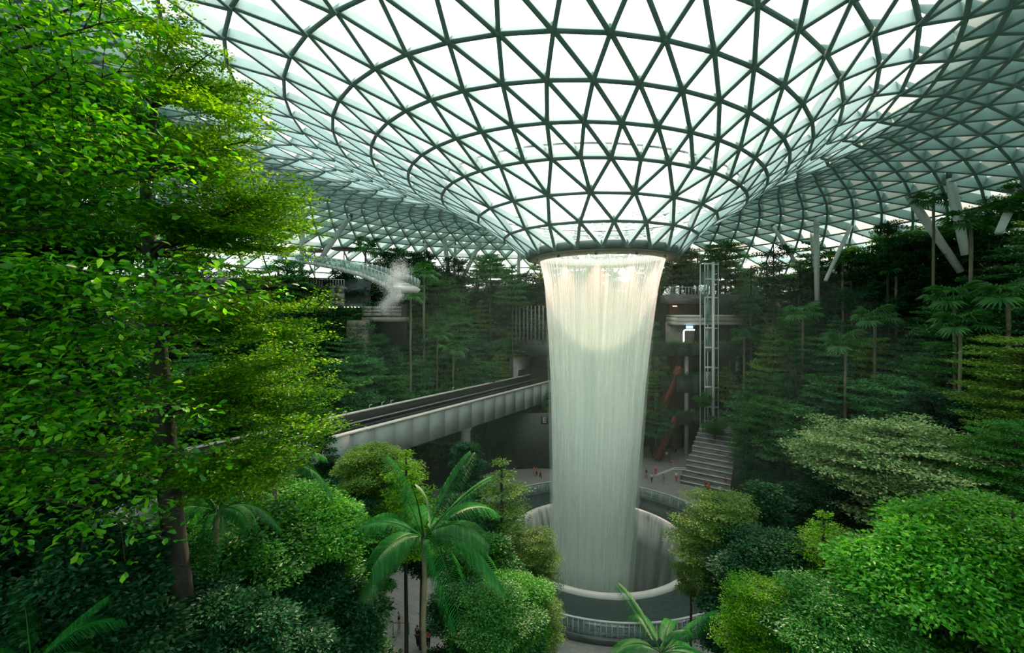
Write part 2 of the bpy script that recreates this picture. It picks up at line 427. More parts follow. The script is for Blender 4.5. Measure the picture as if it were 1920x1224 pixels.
rest = MB(); restf = MB(); restl = MB()
for f in faces:
    rm = sum(RS[v[0]] for v in f) / 3; gm_ = 'pane' if rm < 35 or rm > 64 else 'frit_light' if rm < 38 or rm > 60 else 'frit'
    c = (NP[f[0]] + NP[f[1]] + NP[f[2]]) / 3
    pts = [NP[v] + (c - NP[v]) * .03 - NN[f[0]] * .02 for v in f]
    pts += [p - NN[f[0]] * .03 for p in pts]
    fa = [(0, 1, 2), (5, 4, 3)]; qa = [(0, 3, 4, 1), (1, 4, 5, 2), (2, 5, 3, 0)]
    if id(f) in topf: MB().add(pts, fa, qa).build('glass_pane', M[gm_], ceiling)
    else: {'pane': rest, 'frit': restf, 'frit_light': restl}[gm_].add(pts, fa, qa)
rest.build('roof_glass', M['pane'], ceiling, kind='stuff'); restf.build('shaded_roof_glass', M['frit'], ceiling, kind='stuff'); restl.build('half_shaded_roof_glass', M['frit_light'], ceiling, kind='stuff')
nd = MB()
for k, p in NP.items():
    if p.y > 5 and RS[k[0]] < 50:
        n = NN[k]; nd.tube([p, p + n * .56], .2, 6)
nd.build('roof_nodes', M['steel'], ceiling, kind='stuff')
gt = MB()      # gutter lying on the glass at the fourth ring
gt.tube([rpt(16.9, 2 * pi * k / 96) - rnorm(16.9, 2 * pi * k / 96) * .45 for k in range(97)], .1, 6)
gt.build('gutter_pipe', M['steel_dark'], ceiling)

# oculus ring
OX, OY = 10.4, 52.0
ocu = empty('oculus_ring', (0, 0, 0), label='dark steel ring closing the bottom of the glass funnel above the waterfall', cat='ring')
MB().lathe([(8.15, 34.45), (8.6, 34.4), (8.78, 34.2), (8.78, 33.6), (8.65, 33.42), (8.35, 33.4), (8.15, 33.6)], (OX, OY), 96, closed=True).build('outer_band', M['steel_dark'], ocu, True)
MB().lathe([(8.5, 33.5), (7.8, 33.22), (7.2, 33.1), (7.1, 33.2), (7.2, 33.5), (8.4, 33.8)], (OX, OY), 96, closed=True).build('lip', M['tan'], ocu, True)
MB().lathe([(7.25, 33.5), (7.0, 34.3), (7.1, 34.3), (8.2, 34.0)], (OX, OY), 96).build('inner_wall', M['lip'], ocu, True)

# support columns: foot and head pixels with the roof met along the sight line
def roof_hit(px, py):
    d = 10.0
    while d < 150:
        p = P(px, py, d)
        z, R = roof_z(p.x, p.y)
        if d > 30 and p.z > z and R > 34: return P(px, py, d)
        d += .25
    return P(px, py, 100)
cols = [(569, 378, 565, 500, 8, 'upright pale column rising from the upper left terrace beside the curved walkway', 0),
        (660, 400, 606, 478, 9, 'slanting pale column behind the curved walkway on the left', 0),
        (905, 447, 868, 520, 7, 'slanting pale column just left of the waterfall funnel', 0),
        (793, 449, 810, 500, 5, 'thin column leaning left, left one of the cluster left of the funnel', 0),
        (832, 436, 840, 505, 8, 'thick near upright column in the cluster left of the funnel', 0),
        (854, 452, 852, 505, 5, 'thin upright column right of the thick one left of the funnel', 0),
        (1530, 397, 1532, 535, 9, 'tall upright grey column on the right terrace in front of the glass', 0),
        (1520, 425, 1527, 500, 6, 'paler column just behind the tall upright column at right', 0),
        (1602, 410, 1560, 500, 7, 'slanting column leaning right beside the tall upright column', 0),
        (1445, 417, 1478, 470, 7, 'short slanting column above the vine covered tree at right', 0),
        (1692, 350, 1778, 475, 13, 'long slanting column leaning left on the right terrace', 0),
        (1778, 320, 1803, 440, 15, 'thickest upright column behind the palms at the upper right', 0),
        (1915, 345, 1885, 410, 13, 'slanting column cut by the right edge of the view', 0),
        (1283, 462, 1258, 560, 8, 'slim slanting column just right of the waterfall', 0),
        (973, 468, 972, 560, 6, 'slim upright column just left of the waterfall lip', 0)]
for (x0, y0, x1, y1, w, lab, _) in cols:
    a = roof_hit(x0, y0); n = -1
    b = P(x1, y1, a.y * (1.0 if abs(x1 - x0) < 30 else .97)); d = (b - a).normalized()
    ground = T(b.x, b.y); e = a + d * min((b - a).length * 1.12 + 1.5, max(2, (a.z - ground + .5) / max(.2, -d.z)))
    r = w * a.y / F / 2; L_ = (e - a).length
    c = empty('support_column', e, label=lab, cat='column')
    loc = lambda p: p - e
    MB().tube([loc(a + d * .9), loc(a + d * 2), loc(a + d * L_ * .5), loc(e)], [r * .75, r, r * 1.08, r * .9], 16).build('shaft', M['column'], c, True)
    MB().tube([loc(a - d * .1), loc(a + d * .4), loc(a + d * .92)], [r * .5, r * .55, r * .78], 12).build('head_joint', M['steel_dark'], c, True)
# ------------------------------------------------------------------ basin and waterfall
BX, BY = 10.0, 52.0
basin = empty('fountain_basin', (0, 0, 0), label='circular dark stone basin with glass rail that the waterfall plunges into', cat='fountain')
MB().lathe([(15.9, 0), (15.9, .55), (15.75, .62), (15.45, .62), (15.35, .5), (15.35, 0)], (BX, BY), 128, closed=True).build('outer_wall', M['basin'], basin, True)
MB().lathe([(15.36, .42), (13.5, .5), (11.5, .55), (10.75, .6)], (BX, BY), 160).build('water_surface', M['water'], basin, True)
MB().lathe([(10.8, .35), (10.75, .72), (10.6, .95), (10.35, 1.0), (10.15, .9), (10.05, .6), (10.0, .2), (10.3, .2)], (BX, BY), 160, closed=True).build('lip', M['lip'], basin, True)
def revolve_uv(prof, c, n, name, mat, parent, jitter=0, cxf=None):
    V = []; UV = []; q = []
    for (r, z) in prof:
        c2 = cxf(z) if cxf else c
        for k in range(n + 1):
            a = 2 * pi * k / n; rr = r * (1 + jitter * (math.sin(a * 7 + r) * .5 + math.sin(a * 13 + z * .08) * .5))
            V.append((c2[0] + rr * math.sin(a), c2[1] - rr * math.cos(a), z)); UV.append((k / n, z))
    for i in range(len(prof) - 1):
        for k in range(n): q.append((i * (n + 1) + k, i * (n + 1) + k + 1, (i + 1) * (n + 1) + k + 1, (i + 1) * (n + 1) + k))
    me = mesh_np(name, V, quads=q, smooth=True)
    ul = me.uv_layers.new(name='UVMap'); idx = np.array(q).ravel(); ul.data.foreach_set('uv', np.array(UV, np.float32)[idx].ravel())
    return link(name, me, parent, mat)
M['funnel'] = watermat('funnel_water_wall', (.09, .15, .13), .12, .75, .10, 60, (.80, .92, .86), .1, grad=(-3.0, .9, .3, 2.4))
M['w1'] = watermat('falling_water_outer', None, .20, .78, .03, 100, (.82, .98, .88), .06, grad=(33.5, 18, .24, 1.35))
M['w2'] = watermat('falling_water_inner', None, .22, .85, .02, 60, (.82, .98, .88), .06, grad=(33.5, 18, .2, 1.35))
M['w3'] = watermat('water_spray', None, .05, .5, .02, 14, (.82, .98, .88), .06, grad=(27, 6, .0, 1.1))
revolve_uv([(10.3, .97), (10.1, .88), (9.98, .4), (9.9, -.4), (9.7, -1.5), (9.4, -3), (8.9, -6), (8.3, -10), (7.8, -15)], (BX, BY), 128, 'funnel_wall', M['funnel'], basin)
MB().lathe([(7.85, -15), (.01, -15.2)], (BX, BY), 48).build('funnel_floor', M['water'], basin)
for k in range(72):
    a0 = 2 * pi * k / 72 + .004; a1 = 2 * pi * (k + 1) / 72 - .004
    MB().lathe([(15.62, .6), (15.62, 1.8), (15.65, 1.8), (15.65, .6)], (BX, BY), 3, a0, a1, closed=True).build('glass_panel', M['rail_glass'], basin)
bhr = MB().lathe([(15.56, 1.8), (15.56, 1.9), (15.72, 1.9), (15.72, 1.8)], (BX, BY), 160, closed=True).build('handrail', M['column'], basin)
for k in range(216):
    a = 2 * pi * k / 216; MB().box((BX + 15.68 * math.cos(a), BY + 15.68 * math.sin(a), 1.2), (.05, .05, 1.2), Matrix.Rotation(a, 3, 'Z')).build('post', M['column'], bhr)

WP = [(7.14, 33.22), (7.05, 33.0), (6.85, 32.2), (6.62, 31.2), (6.42, 30), (6.25, 28.5), (6.1, 27), (5.85, 24.5), (5.65, 22), (5.4, 19), (5.2, 15), (5.0, 11), (4.8, 7), (4.6, 3), (4.35, -1), (4.1, -6), (3.9, -12), (3.8, -15)]
cxw = lambda z: (9.2 + 1.2 * max(0, min(1, (z + 5) / 38)), 52.0)
fall = empty('waterfall', (0, 0, 0), label='tall ring shaped waterfall dropping from the roof opening into the basin', cat='waterfall')
revolve_uv(WP, None, 160, 'water_sheet', M['w1'], fall, .004, cxw)
revolve_uv([(r - .28, z) for r, z in WP], None, 128, 'inner_water_sheet', M['w2'], fall, .02, cxw)
revolve_uv([(r + .12 + max(0, 26 - z) * .012, z) for r, z in WP if z < 28], None, 96, 'spray_veil', M['w3'], fall, .04, cxw)
M['strand'] = watermat('water_strand', None, .2, .7, .12, 3, (.95, .97, .94), .15, grad=(33, 17, 1, .0))
V = []; q = []; UV = []
for k in range(150):
    a = 2 * pi * (k + random.uniform(-.3, .3)) / 150; zend = random.uniform(14, 26); w = random.uniform(.012, .034)
    pr = [(r, z) for r, z in WP if z > zend]; n0 = len(V)
    for (r, z) in pr:
        c = cxw(z)
        for (dr, da) in ((.03, -w), (.03, w), (-.05, 0)):
            V.append((c[0] + (r + dr) * math.sin(a + da / r), c[1] - (r + dr) * math.cos(a + da / r), z)); UV.append((k * .37, z))
    for i in range(len(pr) - 1):
        for j in range(3): q.append((n0 + i * 3 + j, n0 + i * 3 + (j + 1) % 3, n0 + i * 3 + 3 + (j + 1) % 3, n0 + i * 3 + 3 + j))
me = mesh_np('water_strands', V, quads=q); ul = me.uv_layers.new(name='UVMap'); ul.data.foreach_set('uv', np.array(UV, np.float32)[np.array(q).ravel()].ravel())
link('water_strands', me, fall, M['strand'], kind='stuff')
# warm lamps under the ring that light the head of the fall
for k in range(12):
    a = 2 * pi * (k + .5) / 12; p = Vector((OX + 7.85 * math.cos(a), OY + 7.85 * math.sin(a), 33.1))
    MB().lathe([(.0, .1), (.14, .1), (.16, -.05), (.12, -.12), (.0, -.1)], (0, 0), 12).build('lamp_housing', M['steel_dark'], ocu, loc=p)
    ld = bpy.data.lights.new('ring_lamp', 'SPOT'); lo_ = bpy.data.objects.new('ring_lamp', ld); COL.objects.link(lo_); lo_.parent = ocu
    ld.energy = 900; ld.color = (1, .40, .32); ld.spot_size = 1.1; ld.spot_blend = 1; ld.shadow_soft_size = .12
    lo_.location = p - Vector((0, 0, .16))
    tgt = Vector((OX + 4.6 * math.cos(a), OY + 4.6 * math.sin(a), 25)); lo_.rotation_euler = (lo_.location - tgt).to_track_quat('Z', 'Y').to_euler()

# mist: thin air full of droplets round the fall
def volume(name, mb, dens, col, parent=None, noise=None, **k):
    m, t, o = nt(name + '_material'); v = t.nodes.new('ShaderNodeVolumeScatter'); v.inputs['Color'].default_value = (*col, 1); v.inputs['Density'].default_value = dens
    v.inputs['Anisotropy'].default_value = .35
    if noise:
        tc = t.nodes.new('ShaderNodeTexCoord'); ns = t.nodes.new('ShaderNodeTexNoise'); ns.inputs['Scale'].default_value = noise; ns.inputs['Detail'].default_value = 3
        mr = t.nodes.new('ShaderNodeMapRange'); mr.inputs['From Min'].default_value = .45; mr.inputs['From Max'].default_value = .7; mr.inputs['To Max'].default_value = dens
        t.links.new(tc.outputs['Object'], ns.inputs['Vector']); t.links.new(ns.outputs['Fac'], mr.inputs['Value']); t.links.new(mr.outputs[0], v.inputs['Density'])
    t.links.new(v.outputs[0], o.inputs['Volume'])
    return mb.build(name, m, parent, **k)
mb = MB(); mb.lathe([(.01, .1), (27, .1), (33, 8), (33, 24), (22, 33), (.01, 33.1)], (12, 58), 32)
volume('mist', mb, .0016, (.62, 1, .78), kind='stuff', label='thin pale green mist drifting around the waterfall')

# ------------------------------------------------------------------ rail bridge
A0 = Vector((-33.0, 23.5, 0)); A1 = Vector((8.6, 86.5, 0)); ax = (A1 - A0).normalized(); nl = Vector((-ax.y, ax.x, 0)); LB = (A1 - A0).length
ZD = 14.5
bridge = empty('rail_bridge', A0, label='pale grey elevated train guideway crossing behind the waterfall', cat='bridge')
def BP(s, w, z): return ax * s + nl * w + Vector((0, 0, z))
nseg = 26
for k in range(nseg):      # near girder face, panel by panel
    s_a, s_b = LB * k / nseg + .03, LB * (k + 1) / nseg - .03
    mb = MB(); mb.bar(BP(s_a, .15, ZD - 2.0), BP(s_b, .15, ZD - 2.0), .3, 3.6); mb.build('side_panel', M['girder'], bridge)
MB().bar(BP(0, .35, ZD - 2.0), BP(LB, .35, ZD - 2.0), .1, 3.5).build('girder_core', M['track'], bridge)
MB().bar(BP(0, .2, ZD - .1), BP(LB, .2, ZD - .1), .62, .2).build('coping', M['cream'], bridge)
MB().bar(BP(0, 3.2, ZD - 1.4), BP(LB, 3.2, ZD - 1.4), 5.6, .4).build('deck', M['track'], bridge)
MB().bar(BP(0, 3.2, ZD - 3.0), BP(LB, 3.2, ZD - 3.0), 3.4, 2.8).build('box_girder', M['girder'], bridge)
for w in (1.0, 1.35): MB().bar(BP(0, w, ZD - .75), BP(LB, w, ZD - .75), .14, .25).build('guide_rail', M['tan'], bridge)
MB().bar(BP(0, 2.1, ZD - 1.0), BP(LB, 2.1, ZD - 1.0), .8, .5).build('running_beam', M['track'], bridge)
MB().bar(BP(0, 4.0, ZD - .9), BP(LB, 4.0, ZD - .9), .5, .35).build('running_beam', M['track'], bridge)
MB().bar(BP(0, 4.4, ZD - .35), BP(LB, 4.4, ZD - .35), .25, .16).build('cable_tray', M['rail'], bridge)
MB().bar(BP(0, 6.0, ZD - .6), BP(LB, 6.0, ZD - .6), .3, 2.0).build('far_parapet', M['track'], bridge)
MB().bar(BP(0, 6.0, ZD + .45), BP(LB, 6.0, ZD + .45), .4, .2).build('far_coping', M['cream'], bridge)
for k in range(16):
    s_ = 12 + k * 4.0; MB().box(BP(s_, 2.9, ZD - 1.1), (.55, .18, .2)).build('track_bracket', M['column'], bridge)
for s_ in (36, 38, 39.5, 52): MB().tube([BP(s_, 6, ZD + .5), BP(s_, 6, ZD + 1.0), BP(s_ + .4, 6, ZD + 1.0)], .05, 6).build('signal_hoop', M['column'], bridge)
for s_ in (51.8,):
    b_ = A0 + BP(s_, 3.2, 0)
    pr = empty('bridge_pier', (b_.x, b_.y, T(b_.x, b_.y)), label='round concrete pier holding up the train guideway', cat='pier')
    z0 = pr.location.z
    MB().lathe([(1.0, 0), (1.0, .3), (.78, .45), (.75, ZD - 5.4 - z0), (1.2, ZD - 4.4 - z0)], (0, 0), 24).build('shaft', M['concrete'], pr, True)
# tunnel mouth
tc_ = A0 + BP(LB, 3.2, 0)
tun = empty('tunnel_portal', (tc_.x, tc_.y, 0), math.atan2(ax.y, ax.x) - pi / 2, label='dark square tunnel mouth where the train guideway enters the terraces', cat='tunnel')
for (nm, c, d, mt) in (('lintel', (-.5, 2, 20.5), (13, 6, 3.0), 'dark'), ('left_wall', (-6.4, 2, 14.5), (1.4, 6, 12), 'concrete'), ('right_wall', (5.4, 2, 14.5), (1.4, 6, 12), 'concrete'), ('rear_wall', (-.5, 5.2, 14), (12, .4, 12), 'track'), ('sill_beam', (-.5, 2, 9.8), (13, 5, 2.6), 'tan')):
    MB().box(c, d).build(nm, M[mt], tun)
for k in range(14): MB().box((-6.3 + k * .9, -1.1, 25), (.28, .2, 7.5)).build('screen_slat', M['stone'], tun)

# ------------------------------------------------------------------ left terrace building and curved walkway
def block(name, p0, p1, z0, z1, th, mat, parent, origin):
    a = Vector((p0[0], p0[1], 0)); b = Vector((p1[0], p1[1], 0)); u = (b - a).normalized(); n = Vector((-u.y, u.x, 0))
    mb = MB(); mb.bar(a + n * th / 2 + Vector((0, 0, (z0 + z1) / 2)) - origin, b + n * th / 2 + Vector((0, 0, (z0 + z1) / 2)) - origin, th, z1 - z0)
    return mb.build(name, M[mat], parent)
lt = empty('terrace_wall', P(550, 560, 77), label='long stone terrace wall with railing below the curved walkway on the left', cat='wall')
o_ = lt.location.copy()
q0, q1, q2 = P(410, 530, 60), P(488, 534, 76), P(645, 534, 78)
for (a_, b_) in ((q0, q1), (q1, q2)):
    nn = 9 if a_ is q1 else 8
    for r_ in range(3):
        for k in range(nn):
            u0, u1 = a_.lerp(b_, k / nn + .003), a_.lerp(b_, (k + 1) / nn - .003)
            zt = 32.1 - r_ * 1.32; off = random.uniform(0, .08)
            block('stone_panel', u0 + Vector((0, off, 0)), u1 + Vector((0, off, 0)), zt - 1.28, zt, .5, 'stone', lt, o_)
block('terrace_slab', q0 + Vector((0, .4, 0)), q1 + Vector((0, .4, 0)), 31.6, 31.9, 16, 'tan', lt, o_)
block('terrace_slab', q1 + Vector((0, .4, 0)), q2 + Vector((0, .4, 0)), 31.6, 31.9, 16, 'tan', lt, o_)
for (a_, b_, n_) in ((q0, q1, 16), (q1, q2, 30)):
    tr_ = block('top_rail', a_, b_, 33.1, 33.2, .08, 'column', lt, o_)
    for k in range(n_ + 1):
        p = a_.lerp(b_, k / n_) - o_; MB().box((p.x, p.y, 32.6 - o_.z), (.1, .1, 1.0)).build('rail_post', M['column'], tr_)
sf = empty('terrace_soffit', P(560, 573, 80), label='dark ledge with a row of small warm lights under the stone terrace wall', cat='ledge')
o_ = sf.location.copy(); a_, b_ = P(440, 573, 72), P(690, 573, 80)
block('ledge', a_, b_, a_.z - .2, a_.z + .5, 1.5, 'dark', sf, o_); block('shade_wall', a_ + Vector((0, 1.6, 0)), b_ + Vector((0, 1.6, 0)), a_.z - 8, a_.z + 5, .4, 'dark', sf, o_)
for k in range(34):
    p = a_.lerp(b_, (k + .5) / 34) - o_; MB().lathe([(0, .08), (.1, .06), (.12, -.04), (0, -.08)], (0, 0), 8).build('small_lamp', M['lamp_warm'], sf, loc=(p.x, p.y - .1, p.z - .28))
ob = empty('concrete_lookout', P(730, 600, 76), label='grey concrete parapet over a black opening amid the left forest', cat='balcony'); o_ = ob.location.copy()
a_, b_ = P(678, 585, 76), P(752, 585, 76)
zz = lambda py, d: EYE - (py - 590) / F * d
for r_ in range(3): 
    for k in range(4): block('parapet_panel', a_.lerp(b_, k / 4 + .006), a_.lerp(b_, (k + 1) / 4 - .006), zz(580 + r_ * 6.4, 76), zz(574.3 + r_ * 6.4, 76), .5, 'tan', ob, o_)
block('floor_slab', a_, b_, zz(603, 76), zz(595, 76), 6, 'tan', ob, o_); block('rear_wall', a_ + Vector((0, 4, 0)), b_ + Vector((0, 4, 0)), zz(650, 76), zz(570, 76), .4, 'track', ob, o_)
block('side_wall', P(678, 600, 75.9), P(690, 600, 75.9), zz(650, 76), zz(600, 76), 4, 'stone', ob, o_)
pi_ = empty('stone_pier', P(672, 690, 74), label='pale stone block pier below the black opening on the left', cat='pier'); o_ = pi_.location.copy()
for r_ in range(7):
    for k in range(2):
        w_ = 1.6; MB().box(((k - .5) * w_ * 1.01 + random.uniform(-.04, .04), random.uniform(-.05, .05), .6 + r_ * 1.13), (w_ - .04, 2, 1.09)).build('stone_block', M['tan'], pi_)
for (px_, py_, d_, r_, lab) in ((590, 470, 92, 2.4, 'left of two small disc canopies above the stone terrace'), (645, 467, 96, 2.9, 'right of two small disc canopies above the stone terrace')):
    p = P(px_, py_, d_); c = empty('disc_canopy', (p.x, p.y, 31.9), label=lab, cat='canopy')
    h = p.z - 31.9
    MB().lathe([(0.01, h + .3), (r_ * .8, h + .25), (r_, h), (r_ * .85, h - .18), (.01, h - .1)], (0, 0), 24).build('disc', M['stone'], c, True)
    MB().tube([(0, 0, 0), (0, 0, h)], .12, 8).build('post', M['column'], c)
wk = empty('curved_walkway', P(640, 520, 66), label='curved suspended footbridge with glass rails ending in a puff of mist', cat='footbridge'); o_ = wk.location.copy()
key = [(520, 484, 84), (548, 487.5, 80), (575, 490, 76.5), (602, 495, 73), (630, 500, 69), (656, 507, 65), (680, 514, 61), (702, 523, 57.5), (722, 532, 54), (736, 541, 51.5)]
pts = [P(*k_) for k_ in key]
def cr(pts, n):
    out = []
    for i in range(len(pts) - 1):
        p0, p1, p2, p3 = pts[max(i - 1, 0)], pts[i], pts[i + 1], pts[min(i + 2, len(pts) - 1)]
        for j in range(n):
            t = j / n; out.append(.5 * ((2 * p1) + (p2 - p0) * t + (2 * p0 - 5 * p1 + 4 * p2 - p3) * t * t + (3 * p1 - p0 - 3 * p2 + p3) * t ** 3))
    return out + [pts[-1]]
cv = cr(pts, 3)
for i in range(len(cv) - 1):
    a, b = cv[i], cv[i + 1]; u = (b - a).normalized(); n = Vector((0, 0, 1)).cross(u).normalized()
    a = a - o_; b = b - o_; sgn = 1 if n.y > 0 else -1; n = n * sgn
    Wd = 3.4; g = u * .05
    V = [a + g, b - g, b - g + n * Wd, a + g + n * Wd, a + g - Vector((0, 0, .5)), b - g - Vector((0, 0, .5)), b - g + n * Wd * .9 - Vector((0, 0, .45)), a + g + n * Wd * .9 - Vector((0, 0, .45))]
    MB().add(V, q=[(3, 2, 1, 0) if sgn < 0 else (0, 1, 2, 3), (4, 7, 6, 5), (0, 4, 5, 1), (1, 5, 6, 2), (2, 6, 7, 3), (3, 7, 4, 0)]).build('deck_panel', M['concrete'], wk)
    for off in (.08, Wd - .08):
        p = a + n * off; MB().box(p + Vector((0, 0, .6)), (.06, .06, 1.2)).build('rail_post', M['column'], wk)
        a2, b2 = a + n * off + g, b + n * off - g
        MB().bar(a2 + Vector((0, 0, .6)), b2 + Vector((0, 0, .6)), .025, 1.0).build('glass_panel', M['rail_glass'], wk)
MB().tube([p - o_ + Vector((0, 0, 1.22)) for p in cv], .04, 6).build('handrail', M['column'], wk)
for (px_, py_, d_, r_, nm) in ((738, 524, 51, 1.8, 'mist puff at the end of the curved walkway'), (728, 566, 51, 1.4, 'wisp of mist trailing below the curved walkway')):
    n_ = 13000; d3 = rng.normal(0, 1, (n_, 3)); d3 /= np.linalg.norm(d3, axis=1, keepdims=True)
    lob = .55 + .45 * np.sin(d3[:, 0] * 5 + r_) * np.cos(d3[:, 2] * 4); pp = rng.normal(0, .42, (n_, 3)) * r_ * [.8, .8, 1.1]; pp[:, 2] += .5 * np.abs(np.sin(pp[:, 0] * 3.1)) * r_ * .5; pp[:, 0] += .35 * pp[:, 2] + .2 + .3 * np.sin(pp[:, 2] * 2.3)
    sz = rng.uniform(.008, .026, (n_, 1)); tt = np.array([[1, 0, -.6], [-.5, .86, -.6], [-.5, -.86, -.6], [0, 0, 1]])
    VV = (pp[:, None, :] + tt[None] * sz[:, None]).reshape(-1, 3); b4 = (np.arange(n_) * 4)[:, None]
    link('mist_puff', mesh_np('mist_puff', VV, np.concatenate([b4 + [0, 1, 3], b4 + [1, 2, 3], b4 + [2, 0, 3], b4 + [0, 2, 1]])), None, M['droplet'], loc=P(px_, py_, d_), kind='stuff', label='white ' + nm)

# ------------------------------------------------------------------ gallery building, lift and stairs on the right
gb = empty('gallery_building', (34, 84, 0), label='layered gallery building with planted balconies right of the waterfall', cat='building')
def gx(name, x0, x1, y0, y1, z0, z1, mat, par=gb, org=Vector((34, 84, 0)), **k):
    return MB().box(Vector(((x0 + x1) / 2, (y0 + y1) / 2, (z0 + z1) / 2)) - org, (x1 - x0, y1 - y0, z1 - z0)).build(name, M[mat], par, **k)
X0, X1 = 25.0, 46.0
for (zb, zt) in ((6.3, 8.6), (12.3, 15.6), (19.2, 21.6)):      # planter balconies in front, slab behind
    for k in range(7): gx('parapet', X0 + 3 * k + .04, X0 + 3 * k + 2.96, 84 + random.uniform(0, .06), 84.6, zb, zt, 'dark')
    gx('floor_slab', X0, X1, 84.5, 92, zb + .3, zb + 1.0, 'tan')
for k in range(8): gx('rear_panel', X0 + 2.63 * k, X0 + 2.63 * k + 2.55, 91.5, 92, 0, 12.3, 'brown')
for k in range(8): gx('rear_panel', X0 + 2.63 * k, X0 + 2.63 * k + 2.55, 91.5, 92, 13.3, 19.5, 'brown')
for x_ in (27.5, 33.2, 38.3, 43): gx('pillar', x_, x_ + .6, 85.4, 86, 0, 19.3, 'concrete')
gx('window', 35.0, 37.2, 83.9, 84.2, 12.8, 14.6, 'track')
for k, x_ in enumerate((38.9, 40.0, 41.3)): gx('lit_panel', x_, x_ + .5, 90, 90.2, 15.8, 18.7, 'red')
gx('upper_wall', 31.6, X1, 91.5, 92, 20.2, 25.4, 'tan')
gx('fascia', 31.8, X1, 86.6, 92, 25.0, 25.7, 'cream'); gx('fascia', 31.8, X1, 86.4, 92, 25.72, 26.5, 'cream'); gx('fascia', 31.8, X1, 86.2, 92, 26.52, 27.0, 'cream')
gx('dark_wall', 38.0, X1 + 2, 87.4, 92, 27.02, 31.0, 'dark'); gx('red_recess', 31.8, 38.0, 90, 90.4, 27.0, 29.2, 'brown'); gx('balcony_edge', 30.5, 37.9, 86.6, 92, 29.2, 31.0, 'stone')
for k in range(12): gx('rail_post', 30.6 + .62 * k, 30.66 + .62 * k, 86.6, 86.7, 31.0, 32.3, 'column')
gx('top_rail', 30.5, 37.9, 86.6, 86.7, 32.3, 32.4, 'column')
gx('red_light_tube', 31.2, 32.0, 86.5, 86.6, 28.6, 28.75, 'lamp_red')
# glowing doorway with its small blue sign
gate = empty('shop_gate', P(1282, 642, 86), label='glowing white shop gate frame with a small blue sign on top', cat='gate')
MB().tube([(0, 0, 0), (0, 0, 2.0), (.08, 0, 2.3), (.35, 0, 2.42), (2.1, 0, 2.42)], .13, 10).build('light_frame', M['lamp_white'], gate, True)
gsb = MB().box((1.15, .1, 2.95), (1.3, .12, .55)).build('sign_board', M['sign_blue'], gate)
text_mesh('sign_lettering', 'XXIA', .5, .02, 'lamp_white', gsb, (1.15, -.08, 2.78))
ws_ = empty('wall_sign', P(1021, 786, 76), label='small pale letter sign under the guideway left of the waterfall', cat='sign')
wsb = MB().box((0, .2, 0), (1.3, .1, 1.7)).build('board', M['dark'], ws_)
MB().box((0, 2.2, -4.2), (20, .4, 9.6)).build('backing_wall', M['dark'], ws_)
text_mesh('lettering', 'E', 1.3, .03, 'concrete', wsb, (0, .1, -.6))
# lift tower
lf = empty('lift_tower', (36.3, 81.5, 0), label='slim glass and steel lift tower standing before the gallery building', cat='lift')
HT = 36.6
for (x_, y_, w_) in ((-1.05, 0, .16), (.35, -.3, .42), (-1.05, 2, .16), (.35, 2, .2), (1.4, 0, .12), (1.4, 2, .12)): MB().box((x_, y_, HT / 2), (w_, w_, HT)).build('post', M['column'], lf)
for z_ in list(np.arange(3, 26, 3.6)) + [30.2, 33.5, 36.3]:
    MB().box((-.35, -.1, z_), (1.5, .15, .3)).build('cross_beam', M['column'], lf); MB().box((.9, -.1, z_ - .1), (1.1, .15, .25)).build('cross_beam', M['column'], lf)
for z_ in (12, 20, 25, 30.4): 
    MB().box((-.35, 0, z_ + 2.5), (1.2, .04, 4.4)).build('glass_panel', M['rail_glass'], lf)
MB().box((-.75, .6, HT / 2), (.05, .05, HT)).build('cable', M['steel_dark'], lf); MB().box((-.4, .6, HT / 2), (.05, .05, HT)).build('cable', M['steel_dark'], lf)
MB().box((-1.2, .2, 32.6), (.12, 1.4, 4.6)).build('glass_panel', M['rail_glass'], lf)
lc_ = MB().box((-.4, 1.0, 27.6), (1.1, 1.3, 2.3)).build('lift_car', M['dark'], lf); MB().box((-.4, .33, 27.7), (.8, .04, 1.5)).build('window', M['rail_glass'], lc_)
# stairs
u_ = Vector((.8, -.6, 0)); f_ = Vector((.6, .8, 0)); S0 = Vector((26.6, 71.5, 0))
st = empty('terrace_stairs', S0, math.atan2(u_.y, u_.x), label='broad dark stone seating stairs climbing away from the plaza at right', cat='stairs')
for k in range(15):
    x0 = 0 if k % 3 or k > 8 else -.6
    MB().box((5.2, k * 1.15 + 1.4, .24 + k * .26), (10.4 + x0, 2.6, .5 + k * .52 - .06)).build('step', M['stone'], st)
    MB().box((5.2, k * 1.15 + .16, .5 + k * .52 - .03), (10.4 + x0, .3, .07)).build('nosing', M['lip'], st)
for k in range(22):
    MB().box((12.0, k * .78 + .5, .15 + k * .17), (2.6, 1.0, .34 + k * .34)).build('small_step', M['tan'], st)
for x_ in (10.6, 13.4):
    hr_ = MB().tube([(x_, 0, 1.1), (x_, 8.2, 4.8), (x_, 9.4, 4.9)], .09, 8).build('handrail', M['column'], st); MB().tube([(x_, 0, .75), (x_, 8.2, 4.4)], .05, 6).build('lower_rail', M['column'], st)
    for k in range(7): MB().box((x_, .1 + k * 1.33, .55 + k * .6), (.08, .08, 1.1)).build('baluster', M['column'], hr_)
for (y_, z_) in ((-.3, 0), (-1.3, 0)):
    MB().tube([(-3.2, y_, .9), (-.9, y_ + 1.8, 1.9), (.8, y_ + 2.1, 2.1)], .07, 8).build('side_rail', M['column'], st)
MB().box((12.0, 9.8, 4.4), (3.6, .5, .9)).build('rust_planter', M['red'], st)
